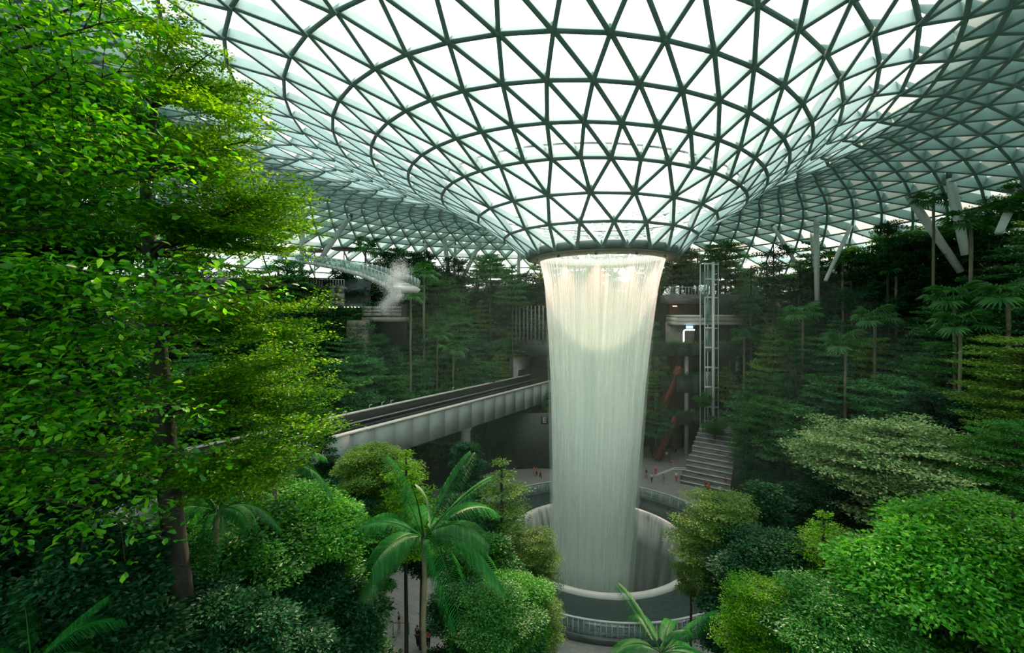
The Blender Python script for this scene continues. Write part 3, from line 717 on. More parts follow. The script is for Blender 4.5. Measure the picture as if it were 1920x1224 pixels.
# escalator tinted red, rising behind the mist
es = empty('escalator', P(1232, 868, 82), label='red sided escalator seen faintly through the mist right of the waterfall', cat='escalator')
e0, e1 = Vector((0, 0, .6)), Vector((3.9, 1.2, 8.2))
for y_ in (0, 1.2):
    MB().bar(e0 + Vector((0, y_, 0)), e1 + Vector((0, y_, 0)), .12, 1.3).build('side_panel', M['red'], es)
    MB().tube([e0 + Vector((0, y_, .9)), e1 + Vector((0, y_, .9))], .06, 6).build('handrail', M['track'], es)
for k in range(24):
    p = e0.lerp(e1, k / 24); MB().box(p + Vector((0, .6, 0)), (.3, 1.0, .2)).build('step', M['dark'], es)
es2 = es.copy(); COL.objects.link(es2); es2.location = P(1243, 772, 83.3); es2['label'] = 'upper red sided escalator rising from the lower gallery'
for c in list(es.children):
    d_ = c.copy(); COL.objects.link(d_); d_.parent = es2
# ------------------------------------------------------------------ plants
def leaves(pos, dirs, nrm, ln, wd, big=False, curl=.12):
    "arrays -> leaf vertices and faces; each leaf is folded along its midrib"
    dirs = dirs / (np.linalg.norm(dirs, axis=1, keepdims=True) + 1e-9)
    side = np.cross(dirs, nrm); side /= (np.linalg.norm(side, axis=1, keepdims=True) + 1e-9)
    up = np.cross(side, dirs); ln = np.broadcast_to(ln, len(pos))[:, None]; wd = np.broadcast_to(wd, len(pos))[:, None]
    n = len(pos)
    if not big:
        V = np.stack([pos, pos + dirs * ln * .5 + side * wd * .5 + up * wd * curl, pos + dirs * ln, pos + dirs * ln * .5 - side * wd * .5 + up * wd * curl], 1).reshape(-1, 3)
        b = (np.arange(n) * 4)[:, None]
        return V, np.concatenate([b + [0, 1, 2], b + [0, 2, 3]]), None
    m = pos + dirs * ln * .58 - up * ln * .03; tip = pos + dirs * ln - up * ln * .1
    V = np.stack([pos, pos + dirs * ln * .3 + side * wd * .32 + up * wd * curl, pos + dirs * ln * .72 + side * wd * .5 + up * wd * curl, tip,
                  pos + dirs * ln * .72 - side * wd * .5 + up * wd * curl, pos + dirs * ln * .3 - side * wd * .32 + up * wd * curl, m], 1).reshape(-1, 3)
    b = (np.arange(n) * 7)[:, None]
    return V, np.concatenate([b + [2, 3, 6], b + [3, 4, 6]]), np.concatenate([b + [0, 1, 2, 6], b + [0, 6, 4, 5]])

def unit(v): return v / (np.linalg.norm(v, axis=-1, keepdims=True) + 1e-9)
def foliage_mesh(name, centers, spread, per, ln, wd, flat=.35, big=False, outc=None, droop=0.0, upw=.9, r=rng):
    "leaf sprays round the given twig ends"
    centers = np.asarray(centers, float); n = len(centers)
    c = np.repeat(centers, per, 0); N = len(c)
    off = r.normal(0, 1, (N, 3)) * np.array([spread, spread, spread * flat]); pos = c + off
    hz = unit(off * [1, 1, .3] + r.normal(0, .25, (N, 3)) * spread)
    if outc is not None: hz = unit(hz + .6 * unit(pos - np.asarray(outc)) * [1, 1, .4])
    hz[:, 2] -= droop; nr = unit(np.array([0, 0, upw]) + r.normal(0, .42, (N, 3)))
    l = ln * r.uniform(.7, 1.25, N)
    return leaves(pos, hz, nr, l, l * wd / ln, big)

def tiered_proto(name, H=10, Rr=3.6, ntier=8, z0=.28, leaf=.24, per=9, shape='cone', nb=7, seed=1, flat=.16, tw=.32):
    r = np.random.default_rng(seed); pts = []; br = MB()
    for t in range(ntier):
        f = t / (ntier - 1); z = H * (z0 + (1 - z0) * f ** .9)
        if shape == 'cone': R = Rr * (1 - f) ** .65 * 1.05 + .35
        elif shape == 'umbrella': R = Rr * (.55 + .55 * math.sin(pi * min(1, f * .8 + .15))) * (1 if f < .85 else .7)
        else: R = Rr * (.5 + .5 * math.sin(pi * (f * .8 + .15)))
        for b in range(nb):
            a = 2 * pi * (b + r.uniform(-.3, .3)) / nb + t * 1.1; Lb = R * r.uniform(.7, 1.12); rise = r.uniform(.02, .14) * Lb
            z1 = z + r.uniform(-.25, .25)
            br.tube([(0, 0, z1 - .25), (math.cos(a) * Lb * .5, math.sin(a) * Lb * .5, z1 + rise * .3), (math.cos(a) * Lb * .92, math.sin(a) * Lb * .92, z1 + rise)], [.05 * H / 10, .03, .012], 3, False)
            m = max(2, int(Lb / (tw * 1.1)))
            for k in range(m):
                s = .2 + .8 * (k + .5) / m; lat = (.16 + .36 * math.sin(pi * min(1, s * .85 + .1))) * Lb * .62
                nk = max(1, int(lat / tw) + 1)
                for w_ in np.linspace(-lat, lat, 2 * nk):
                    w_ += r.normal(0, tw * .25)
                    pts.append((math.cos(a) * Lb * s - math.sin(a) * w_, math.sin(a) * Lb * s + math.cos(a) * w_, z1 + rise * s + r.normal(0, .07)))
    V, t_, q_ = foliage_mesh(name, pts, tw * .62, per, leaf, leaf * .5, flat=flat, r=r)
    return mesh_np(name, V, t_, q_), br.mesh(name + '_branches')

def blob_proto(name, H=8, Rr=2.6, nclump=26, leaf=.26, per=5, seed=1, z0=.2, top=1.0, big=False, dens=1.0, conic=.0):
    r = np.random.default_rng(seed); P_ = []; br = MB()
    for k in range(nclump):
        f = r.uniform(0, 1); z = H * (z0 + (top - z0) * f); rad = Rr * (math.sin(pi * (.12 + .8 * f)) ** .6) * (1 - conic * f)
        a = k * 2.4 + r.uniform(-.4, .4); rr = rad * r.uniform(.35, 1.08); cr_ = r.uniform(.22, .40) * Rr * (1 - .4 * conic * f)
        c = np.array([math.cos(a) * rr, math.sin(a) * rr, z - cr_ * .5])
        br.tube([(0, 0, max(.5, z - 1.6)), tuple(c * .6 + np.array([0, 0, z - .6]) * .4), tuple(c)], [.06, .035, .015], 3, False)
        n = int(170 * dens * (cr_ / 1.0) ** 2) + 12
        d = unit(r.normal(0, 1, (n, 3))); d[:, 2] = np.abs(d[:, 2]) * .9 - .25 * r.uniform(0, 1, n); d = unit(d)
        P_.append(c + d * cr_ * r.uniform(.55, 1.15, (n, 1)) * [1.15, 1.15, .55])
    V, t_, q_ = foliage_mesh(name, np.concatenate(P_), leaf * .6, per, leaf, leaf * .48, flat=.5, big=big, outc=(0, 0, H * .45), r=r, droop=.15)
    return mesh_np(name, V, t_, q_), br.mesh(name + '_branches')

def frond_mesh(name, L=3.4, arch=.9, nl=34, ll=.75, lw=.05, lift=.9, seed=1):
    r = np.random.default_rng(seed); V = []; q = []; t = []
    def ax_(s): return np.array([L * (s * .92 - .12 * s * s), 0, lift * L * .5 * s - arch * L * .75 * s * s])
    for k in range(12):
        s = k / 11; p = ax_(s); w = .045 * (1 - s * .8)
        V += [(p[0], -w, p[2]), (p[0], w, p[2]), (p[0], 0, p[2] + w * 1.5)]
    for k in range(11):
        for j in range(3): q.append((k * 3 + j, k * 3 + (j + 1) % 3, k * 3 + 3 + (j + 1) % 3, k * 3 + 3 + j))
    for k in range(nl):
        s = .14 + .86 * (k + .5) / nl; p = ax_(s); tg = unit(ax_(min(1, s + .02)) - ax_(s - .02)); l = ll * (math.sin(pi * (s * .82 + .1)) ** .6) * r.uniform(.92, 1.05)
        for sd in (-1, 1):
            d = unit(tg * .75 + np.array([0, sd * 1.0, .12])); up = np.array([0, 0, 1.]); wv = unit(np.cross(d, up)) * lw * .5
            a = p; b = p + d * l * .5 + [0, 0, -.02 * l]; c = p + d * l * .86 + [0, 0, -.62 * l]
            n0 = len(V); V += [tuple(a - wv * .6), tuple(a + wv * .6), tuple(b + wv), tuple(b - wv), tuple(c)]
            q.append((n0, n0 + 1, n0 + 2, n0 + 3)); t.append((n0 + 3, n0 + 2, n0 + 4))
    return mesh_np(name, V, t, q)

def fan_mesh(name, R=.95, pet=.9, seg=18, seed=1):
    r = np.random.default_rng(seed); V = []; q = []; t = []
    V += [(0, -.02, 0), (0, .02, 0), (pet, .015, pet * .28), (pet, -.015, pet * .28)]; q.append((0, 1, 2, 3))
    o = np.array([pet, 0, pet * .28])
    for k in range(seg):
        a = math.radians(-125 + 250 * (k + .5) / seg); w = math.radians(250 / seg * .42)
        rr = R * (1 - .18 * abs(a) / 2.2) * r.uniform(.94, 1.05); dz = .12 if k % 2 else .04
        def pt(rad, an, z): return tuple(o + np.array([math.cos(an) * rad, math.sin(an) * rad, z - .28 * rad * rad / R]))
        n0 = len(V); V += [tuple(o), pt(rr * .6, a - w, 0), pt(rr * .62, a, dz), pt(rr * .6, a + w, 0), pt(rr, a, -.1 * rr)]
        q += [(n0, n0 + 1, n0 + 4, n0 + 2), (n0, n0 + 2, n0 + 4, n0 + 3)]
    return mesh_np(name, V, None, q)

trunk_cache = {}
def trunk_mesh(kind):
    if kind not in trunk_cache:
        mb = MB(); r = random.Random(len(trunk_cache)); w = [(r.uniform(-.06, .06), r.uniform(-.06, .06)) for _ in range(7)]
        rad = dict(tree=.22, palm=.13, thin=.12)[kind]
        mb.tube([(w[i][0] * (i > 0) * rad * 6 * (i < 6), w[i][1] * (i > 0) * rad * 6 * (i < 6), i / 6) for i in range(7)], [rad * (1.35 if i == 0 else 1 - .5 * i / 6 if kind != 'palm' else 1) for i in range(7)], 8)
        trunk_cache[kind] = mb.mesh('trunk', True)
    return trunk_cache[kind]

# prototypes: (crown mesh, branch mesh, height, crown material)
PR = {}
def reg(k, pm, H, mats): PR[k] = (pm, H, mats)
reg('tier_a', tiered_proto('tier_a', 10, 3.6, 8, .25, .32, 5, 'cone', 7, 1), 10, None)
reg('tier_b', tiered_proto('tier_b', 10, 3.2, 7, .35, .32, 5, 'round', 6, 2), 10, None)
reg('tier_c', tiered_proto('tier_c', 10, 4.2, 6, .45, .32, 5, 'umbrella', 8, 3), 10, None)
reg('blob_a', blob_proto('blob_a', 9, 2.6, 30, .27, 3, 4), 9, None)
reg('blob_b', blob_proto('blob_b', 8, 2.2, 26, .25, 3, 5, .1, 1, conic=.5), 8, None)
reg('blob_c', blob_proto('blob_c', 7, 3.0, 30, .27, 3, 6, .3), 7, None)
reg('near_tier_a', tiered_proto('near_tier_a', 10, 4.6, 9, .2, .2, 8, 'round', 8, 11, .2, .3), 10, None)
reg('near_tier_b', tiered_proto('near_tier_b', 10, 3.4, 8, .12, .2, 8, 'cone', 7, 12, .18, .3), 10, None)
reg('near_umbrella', tiered_proto('near_umbrella', 10, 6.0, 9, .42, .23, 6, 'umbrella', 11, 13, .2, .32), 10, None)
reg('near_blob_a', blob_proto('near_blob_a', 9, 3.2, 40, .30, 4, 14, .12, dens=1.2), 9, None)
reg('near_blob_b', blob_proto('near_blob_b', 9, 2.3, 40, .26, 4, 15, .06, 1, dens=1.4, conic=.5), 9, None)
reg('near_blob_c', blob_proto('near_blob_c', 8, 4.4, 56, .27, 3, 16, .2, dens=1.2), 8, None)
FR = [frond_mesh('frond', 4.2, .85, 46, 1.05, .05, 1.35, 1), frond_mesh('frond_low', 4.2, 1.2, 46, 1.05, .05, .9, 2), frond_mesh('frond_high', 4.0, .5, 44, .95, .05, 2.2, 3)]
FRF = [frond_mesh('far_frond', 2.6, .9, 18, .8, .11, 1.2, 4)]
FN = [fan_mesh('fan_leaf', .95, .9, 16, 1), fan_mesh('fan_leaf_small', .8, .7, 14, 2)]

matcopies = {}
def with_mat(me, mat):
    k = (me.name, mat)
    if k not in matcopies:
        m2 = me.copy(); m2.materials.clear(); m2.materials.append(M[mat]); matcopies[k] = m2
    return matcopies[k]

TREES = []
def tree(kind, x, y, ztop, size, mat, name, label, cat='tree', group=None, bark='bark', zs=1.0, base=None):
    (cm, bm_), H, _ = PR[kind]; g = T(x, y) if base is None else base
    sc = size; hz = H * sc * zs; cz = ztop - hz           # crown mesh origin height
    if cz < g: cz = g - .0; 
    e = empty(name, (x, y, g), random.uniform(0, 6.28), label=label, cat=cat, group=group)
    link('foliage', with_mat(cm, mat), e, None, (0, 0, cz - g), None, (sc, sc, sc * zs), kind='stuff')
    link('branches', with_mat(bm_, bark), e, None, (0, 0, cz - g), None, (sc, sc, sc * zs), kind='stuff')
    th = max(1.0, cz - g + hz * .9); tm = with_mat(trunk_mesh('tree'), bark)
    link('trunk', tm, e, None, (0, 0, 0), None, (max(.5, sc), max(.5, sc), th))
    TREES.append(e); return e

def palm(x, y, zc, size, name, label, n=14, group=None, far=False, base=None, mat='lf_palm'):
    g = T(x, y) if base is None else base
    e = empty(name, (x, y, g), 0, label=label, cat='palm', group=group); h = max(.6, zc - g)
    link('trunk', with_mat(trunk_mesh('palm'), 'palm_trunk'), e, None, (0, 0, 0), None, (size if size < 1 else 1, size if size < 1 else 1, h))
    cs = MB(); cs.lathe([(.12 * size, -.9 * size), (.17 * size, -.5 * size), (.1 * size, .1), (.02, .5 * size)], (0, 0), 8); cs.build('crownshaft', M['palm_trunk'], e, True, loc=(0, 0, h))
    for k in range(n):
        el = k / n; src = FRF[0] if far else (FR[2] if el < .25 else FR[0] if el < .65 else FR[1])
        link('frond', with_mat(src, mat), e, None, (0, 0, h), (random.uniform(-.12, .12), random.uniform(-.15, .15), k * 2.4 + random.uniform(-.15, .15)), size * random.uniform(.9, 1.06))
    return e

def fanpalm(x, y, zc, size, label, n=12, group=None, trunk=True, base=None, name='fan_palm'):
    g = T(x, y) if base is None else base; h = max(.4, zc - g)
    e = empty(name, (x, y, g), 0, label=label, cat='palm', group=group)
    link('trunk', with_mat(trunk_mesh('palm'), 'palm_trunk'), e, None, (0, 0, 0), None, (size * .75, size * .75, h))
    for k in range(n):
        link('fan_leaf', with_mat(FN[k % 2], 'lf_fan'), e, None, (0, 0, h), (0, -.75 + 1.25 * (k / n) + random.uniform(-.1, .1), k * 2.4), size * random.uniform(.9, 1.15))
    return e

# ---- big left foreground trees, modelled limb by limb
def custom_tree(name, label, trunk_pts, radii, limbs, bark, mat, leaf, lw, per, spread, flat, twl=.5, big=False, droop=0., lat=.9, sub=1.0, seed=3, nparts=0):
    r = np.random.default_rng(seed); org = Vector(trunk_pts[0]); e = empty(name, org, label=label, cat='tree')
    L_ = lambda p: Vector(p) - org
    MB().tube([L_(p) for p in trunk_pts], radii, 14).build('trunk', M[bark], e, True)
    pts = []; tw = MB()
    for (a, b, ra) in limbs:
        a, b = L_(a), L_(b); d = b - a; Lb = d.length
        sidev = Vector((-d.y, d.x, 0)).normalized(); mid = a.lerp(b, .5) + Vector((0, 0, Lb * .06)) + sidev * r.normal(0, .05) * Lb
        path = [a, a.lerp(mid, .6) + Vector((0, 0, .03 * Lb)), mid, mid.lerp(b, .55), b]
        MB().tube(path, [ra, ra * .75, ra * .55, ra * .35, ra * .12], 7).build('limb', M[bark], e, True)
        m = max(3, int(Lb / twl))
        for k in range(m):
            s = .22 + .78 * (k + .5) / m; i = min(3, int(s * 4)); c = path[i].lerp(path[i + 1], s * 4 - i)
            wl = lat * Lb * (.12 + .3 * math.sin(pi * min(1, s * .8 + .15)))
            for sd in (-1, 1):
                t_ = c + sidev * sd * wl * r.uniform(.6, 1.1) + d * .16 * r.uniform(.4, 1.2) + Vector((0, 0, r.normal(.02, .05) * Lb - droop * wl))
                tw.tube([c, c.lerp(t_, .5) + Vector((0, 0, .05)), t_], [ra * .22, ra * .12, .006], 3, False)
                ns = max(2, int(wl / (twl * .45) * sub))
                for j in range(ns):
                    f = (j + 1) / ns; p = c.lerp(t_, f); pts.append((p.x, p.y, p.z))
            pts.append((c.x, c.y, c.z + .05))
    tw.build('twigs', M[bark], e, kind='stuff')
    V, t_, q_ = foliage_mesh('foliage', pts, spread, per, leaf, lw, flat=flat, big=big, droop=droop, r=r)
    link('foliage', mesh_np('foliage', V, t_, q_), e, M[mat], kind='stuff')
    if nparts:
        V, t_, q_ = leaves(np.zeros((1, 3)), np.array([[1., 0, 0]]), np.array([[0, 0, 1.]]), 1.0, .5, True); lm = mesh_np('leaf', V, t_, q_); lm.materials.append(M[mat])
        sel = sorted(range(len(pts)), key=lambda i: pts[i][1])[:max(nparts, len(pts) // 2)]; r2 = random.Random(5); r2.shuffle(sel)
        for i in sel[:nparts]:
            p = pts[i]; link('leaf', lm, e, None, (p[0] + r2.gauss(0, spread), p[1] - r2.uniform(0, spread * 1.4), p[2] + r2.gauss(0, spread * flat)), (r2.gauss(0, .5), r2.uniform(.0, .7), r2.uniform(0, 6.28)), leaf * r2.uniform(.95, 1.3))
    return e

# tall tiered tree (small yellow green leaves)
tp = [P(352, 1300, 15.0), P(340, 1120, 15.0), P(318, 930, 15.1), P(308, 780, 15.2), P(296, 640, 15.3), P(282, 480, 15.4), P(272, 340, 15.5), P(290, 200, 15.6), P(300, 60, 15.7)]
tp[0].z = T(tp[0].x, tp[0].y)
lim = []
def tz(py): return min(tp, key=lambda p: abs(proj(p)[1] - py))
for (py, ex, ey, dd, ra) in [(200, 455, 170, .5, .07), (160, 400, 95, -1, .06), (230, 485, 195, 1.5, .07), (330, 465, 265, -.8, .08), (300, 430, 330, 1.8, .07), (400, 560, 380, 0, .1), (430, 575, 432, 1.2, .09),
                         (470, 520, 470, -1.2, .09), (500, 470, 520, 1.6, .07), (620, 600, 578, .4, .11), (640, 560, 625, -1.6, .08), (700, 520, 650, 1.5, .08), (760, 630, 735, .6, .11), (790, 600, 800, -1.0, .09), (740, 560, 705, 2.2, .08),
                         (830, 560, 850, 1.0, .08), (900, 450, 830, -.6, .12), (880, 520, 905, .2, .08), (360, 180, 300, 1.5, .07), (560, 150, 520, 1.5, .08), (680, 170, 660, 1.2, .08), (800, 180, 800, 1.0, .08), (450, 390, 420, -2.4, .07), (600, 420, 590, -2.6, .07), (740, 430, 730, -2.6, .07), (860, 240, 830, -2.2, .06), (120, 340, 20, 0, .05)]:
    a = tz(py + 30); lim.append((a + (tp[3] - tp[2]).normalized() * random.uniform(0, .4), P(ex, ey, 15.3 + dd), ra))
edge_ = [(40, 350), (90, 350), (180, 480), (270, 455), (330, 440), (380, 545), (430, 565), (480, 515), (540, 470), (580, 585), (640, 545), (740, 610), (800, 595), (880, 550), (960, 470)]
rl = random.Random(9)
for k in range(44):
    py = 60 + 880 * (k + .5) / 44; xe = np.interp(py, [a for a, _ in edge_], [b for _, b in edge_]) - rl.uniform(0, 110)
    if k % 5 == 4: xe = rl.uniform(130, 260)
    lim.append((tz(py + 45), P(xe, py + rl.uniform(-14, 14), 15.3 + rl.uniform(-3.2, 2.6)), .055))
custom_tree('tiered_tree', 'tall tiered tree with yellow green sprays and dark trunk at left', tp, [.46, .36, .33, .29, .25, .2, .16, .1, .04], lim, 'bark', 'lf_lime', .12, .064, 11, .12, .28, .34, lat=.72, sub=1.2, seed=31, droop=.02)
# large leaved tree closest to the camera
bp_ = [Vector((-13.5, 9.5, T(-13.5, 9.5))), P(-330, 900, 9.6), P(-280, 500, 9.6), P(-240, 200, 9.8), P(-220, -100, 10)]
lim = []
for (sy, ex, ey, d_, ra) in [(300, 200, 40, 8.6, .1), (200, 235, -20, 9.2, .09), (350, 235, 130, 9, .1), (380, 150, 110, 8, .09), (400, 235, 250, 9.3, .1), (420, 330, 318, 8.8, .1), (450, 180, 230, 8, .08), (460, 290, 370, 9.5, .08), (480, 120, 360, 8.2, .08),
                         (520, 200, 420, 9.2, .09), (560, 400, 560, 8.6, .1), (600, 330, 500, 9.4, .09), (600, 240, 560, 8.0, .08), (640, 120, 500, 8.2, .08), (660, 330, 640, 9.4, .09), (700, 200, 680, 8.2, .08), (740, 330, 760, 9.2, .08), (760, 100, 640, 8.4, .08), (800, 220, 800, 8.8, .08), (820, 90, 780, 8.3, .07),
                         (880, 330, 860, 9.6, .08), (900, 180, 900, 8.8, .08), (920, 60, 880, 8.6, .07), (960, 270, 980, 9.4, .07), (300, 60, 200, 8.6, .08), (150, 90, 20, 9, .08), (500, 40, 300, 9, .07)]:
    a = min([bp_[i].lerp(bp_[i + 1], j / 8) for i in range(4) for j in range(8)], key=lambda p: abs(proj(p)[1] - sy)); lim.append((a, P(ex, ey, d_ + 1.4), ra * .8))
custom_tree('broadleaf_tree', 'nearest large leaved bright green tree filling the left edge', bp_, [.4, .32, .26, .2, .1], lim, 'bark', 'lf_vivid', .19, .10, 7, .19, .7, .5, big=True, droop=.16, lat=.62, sub=.9, seed=41, nparts=280)

# ---- other near and middle plants, each placed on its own
def nt_(kind, px, py, d, size, mat, name, label, **k):
    p = P(px, py, d); return tree(kind, p.x, p.y, p.z, size, mat, name, label, **k)
nt_('near_blob_c', 555, 925, 22, .72, 'lf_bright', 'broad_tree', 'broad bright green tree at lower left, beside the palm')
nt_('near_blob_a', 470, 960, 19, .75, 'lf_mid', 'leafy_tree', 'mid green leafy tree just right of the tall dark trunk')
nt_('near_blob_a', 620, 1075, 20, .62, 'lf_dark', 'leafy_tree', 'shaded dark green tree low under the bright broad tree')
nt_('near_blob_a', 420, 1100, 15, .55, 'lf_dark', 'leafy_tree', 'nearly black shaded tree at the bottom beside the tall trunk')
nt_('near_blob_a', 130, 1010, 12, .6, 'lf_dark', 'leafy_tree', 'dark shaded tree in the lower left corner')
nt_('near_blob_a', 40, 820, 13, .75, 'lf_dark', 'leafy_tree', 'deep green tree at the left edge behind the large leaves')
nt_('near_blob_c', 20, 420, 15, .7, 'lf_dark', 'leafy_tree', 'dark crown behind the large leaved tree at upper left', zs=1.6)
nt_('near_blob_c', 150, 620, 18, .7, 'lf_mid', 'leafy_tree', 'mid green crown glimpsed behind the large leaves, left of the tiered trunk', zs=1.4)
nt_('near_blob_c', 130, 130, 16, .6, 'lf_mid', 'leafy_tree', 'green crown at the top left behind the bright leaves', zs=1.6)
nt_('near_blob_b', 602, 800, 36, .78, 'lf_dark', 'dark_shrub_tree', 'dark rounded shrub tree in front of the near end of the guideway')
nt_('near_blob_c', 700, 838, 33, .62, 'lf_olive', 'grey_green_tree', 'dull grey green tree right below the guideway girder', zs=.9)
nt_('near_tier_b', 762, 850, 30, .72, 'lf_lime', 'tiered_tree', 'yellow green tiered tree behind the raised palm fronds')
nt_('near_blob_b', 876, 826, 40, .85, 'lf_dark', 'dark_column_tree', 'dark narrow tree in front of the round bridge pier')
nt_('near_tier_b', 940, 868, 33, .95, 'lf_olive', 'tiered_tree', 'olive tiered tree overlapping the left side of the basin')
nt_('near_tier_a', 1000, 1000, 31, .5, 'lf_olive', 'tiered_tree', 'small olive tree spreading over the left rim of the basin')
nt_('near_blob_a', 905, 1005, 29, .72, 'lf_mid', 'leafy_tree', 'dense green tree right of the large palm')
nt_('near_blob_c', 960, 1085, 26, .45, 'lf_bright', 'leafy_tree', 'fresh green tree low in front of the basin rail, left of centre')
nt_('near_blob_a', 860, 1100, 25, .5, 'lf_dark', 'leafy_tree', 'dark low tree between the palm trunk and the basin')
nt_('near_tier_a', 1010, 1120, 27, .4, 'lf_olive', 'leafy_tree', 'olive low tree whose tip covers the basin rail')
nt_('near_blob_b', 700, 980, 27, .6, 'lf_mid', 'leafy_tree', 'green tree half hidden behind the left palm fronds')
nt_('near_blob_a', 520, 1130, 17, .5, 'lf_dark', 'leafy_tree', 'dark bush tree at the bottom left of the palm')
p = P(795, 1010, 22); palm(p.x, p.y, p.z, 1.12, 'feather_palm', 'large feather palm with arching fronds at lower centre left', 15)
p = P(405, 960, 17); palm(p.x, p.y, p.z, .62, 'feather_palm', 'small feather palm glowing beside the tall dark trunk', 11)
p = P(515, 880, 21); palm(p.x, p.y, p.z, .75, 'feather_palm', 'feather palm half hidden left of the dark rounded shrub', 10)
p = P(1240, 1225, 21.5); palm(p.x, p.y, p.z, .8, 'feather_palm', 'feather palm rising from the bottom edge before the basin', 11)
p = P(60, 1250, 10); palm(p.x, p.y, p.z, .5, 'feather_palm', 'small dark palm in the bottom left corner', 9)
# right side
nt_('near_tier_a', 1350, 935, 30, .72, 'lf_olive', 'tiered_tree', 'olive tiered tree covering the right rim of the basin')
nt_('near_blob_b', 1432, 905, 31, 1.0, 'lf_dark', 'dark_column_tree', 'tall dark evergreen between the basin and the pale umbrella tree')
nt_('near_blob_a', 1405, 1080, 27, .7, 'lf_dark', 'leafy_tree', 'dark dense tree at the bottom right of the basin')
nt_('near_umbrella', 1685, 800, 34, 1.08, 'lf_pale', 'umbrella_tree', 'large pale variegated umbrella tree at lower right')
nt_('near_tier_b', 1545, 965, 24, .62, 'lf_lime', 'tiered_tree', 'slim yellow green tiered tree in front of the pale umbrella tree')
nt_('near_blob_c', 1780, 965, 21, .95, 'lf_bright', 'broad_tree', 'bright green domed tree filling the lower right corner', zs=1.2)
nt_('near_blob_a', 1480, 1110, 22, .6, 'lf_mid', 'leafy_tree', 'green tree at the bottom, left of the domed tree')
nt_('near_tier_a', 1920, 640, 34, 1.0, 'lf_olive', 'tiered_tree', 'yellow olive tree at the right edge above the domed tree')
nt_('near_tier_a', 1905, 800, 28, .7, 'lf_mid', 'leafy_tree', 'layered green tree at the right edge between olive tree and dome')
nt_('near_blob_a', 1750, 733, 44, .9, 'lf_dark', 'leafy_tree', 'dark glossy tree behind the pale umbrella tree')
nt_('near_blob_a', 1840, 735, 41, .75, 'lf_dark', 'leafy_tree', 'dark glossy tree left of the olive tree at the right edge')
nt_('near_blob_a', 1640, 1130, 19, .55, 'lf_mid', 'leafy_tree', 'low leafy tree at the bottom right in front of the dome')
nt_('near_blob_b', 1295, 1000, 33, .5, 'lf_olive', 'leafy_tree', 'small olive tree against the right side of the funnel')

for (k_, px, py, d, s_, mt, lab) in [
    ('near_blob_a', 230, 1085, 14, .6, 'lf_dark', 'shadowed tree at the bottom left of the tall dark trunk'), ('near_blob_c', 600, 1010, 26, .6, 'lf_mid', 'mid green tree between the bright broad tree and the palm'),
    ('near_blob_c', 850, 940, 33, .6, 'lf_dark', 'dark green tree behind the right hand palm fronds'), ('near_tier_a', 660, 1130, 21, .4, 'lf_mid', 'layered green tree at the bottom left of the palm trunk'),
    ('near_blob_c', 920, 1110, 24, .5, 'lf_mid', 'bushy green tree at the bottom between palm and basin'), ('near_blob_a', 980, 1160, 25, .45, 'lf_dark', 'dark bushy tree at the bottom left of the basin rail'),
    ('near_blob_b', 1380, 985, 28, .75, 'lf_dark', 'dark tree in front of the olive tree at the right rim'), ('near_blob_c', 1440, 1000, 26, .7, 'lf_dark', 'wide dark tree under the tall dark evergreen'),
    ('near_tier_a', 1590, 1010, 27, .7, 'lf_olive', 'olive layered tree between the slim lime tree and the dome'), ('near_tier_a', 1430, 1100, 22, .55, 'lf_lime', 'lime layered tree at the bottom right of the basin'),
    ('near_blob_c', 1560, 1100, 20, .6, 'lf_mid', 'bushy green tree at the bottom under the slim lime tree'), ('near_blob_c', 1900, 950, 20, .8, 'lf_bright', 'bright bushy tree at the right edge beside the dome'),
    ('near_umbrella', 1860, 830, 31, .7, 'lf_olive', 'flat crowned olive tree right of the pale umbrella tree'), ('near_blob_a', 1530, 880, 36, .8, 'lf_dark', 'dark tree under the left side of the pale umbrella tree'),
    ('near_blob_c', 340, 1000, 17, .6, 'lf_mid', 'dim green tree right behind the tall dark trunk'), ('near_blob_c', 450, 880, 24, .7, 'lf_mid', 'green tree behind the small glowing palm'),
    ('near_blob_b', 790, 920, 36, .75, 'lf_dark', 'dark narrow tree behind the upright palm fronds'), ('near_blob_c', 650, 930, 30, .55, 'lf_dark', 'dark tree under the dark rounded shrub tree')]:
    nt_(k_, px, py, d, s_, mt, 'leafy_tree', lab)

# ---- forest on the terraces
ORD = ['first', 'second', 'third', 'fourth', 'fifth', 'sixth', 'seventh', 'eighth', 'ninth', 'tenth', 'eleventh', 'twelfth', 'thirteenth', 'fourteenth', 'fifteenth', 'sixteenth', 'seventeenth', 'eighteenth', 'nineteenth', 'twentieth']
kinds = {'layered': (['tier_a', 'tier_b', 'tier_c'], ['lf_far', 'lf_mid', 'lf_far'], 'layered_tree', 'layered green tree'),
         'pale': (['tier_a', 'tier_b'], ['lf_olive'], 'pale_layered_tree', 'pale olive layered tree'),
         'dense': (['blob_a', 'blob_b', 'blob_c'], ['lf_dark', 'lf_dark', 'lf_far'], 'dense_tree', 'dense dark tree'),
         'fan': (None, None, 'fan_palm', 'fan palm'), 'feather': (None, None, 'feather_palm', 'feather palm')}
placed = []; FOREST = {}
def blocked(x, y, R, th, px, py):
    if 47 < th < 70 and R < 47.5: return True
    if 30 < th <= 47 and R < 45.5: return True
    s = (Vector((x, y, 0)) - A0).dot(ax); w = (Vector((x, y, 0)) - A0).dot(nl)
    if -2 < w < 8.5 and s < LB + 4: return True
    return False
r0 = random.Random(12)
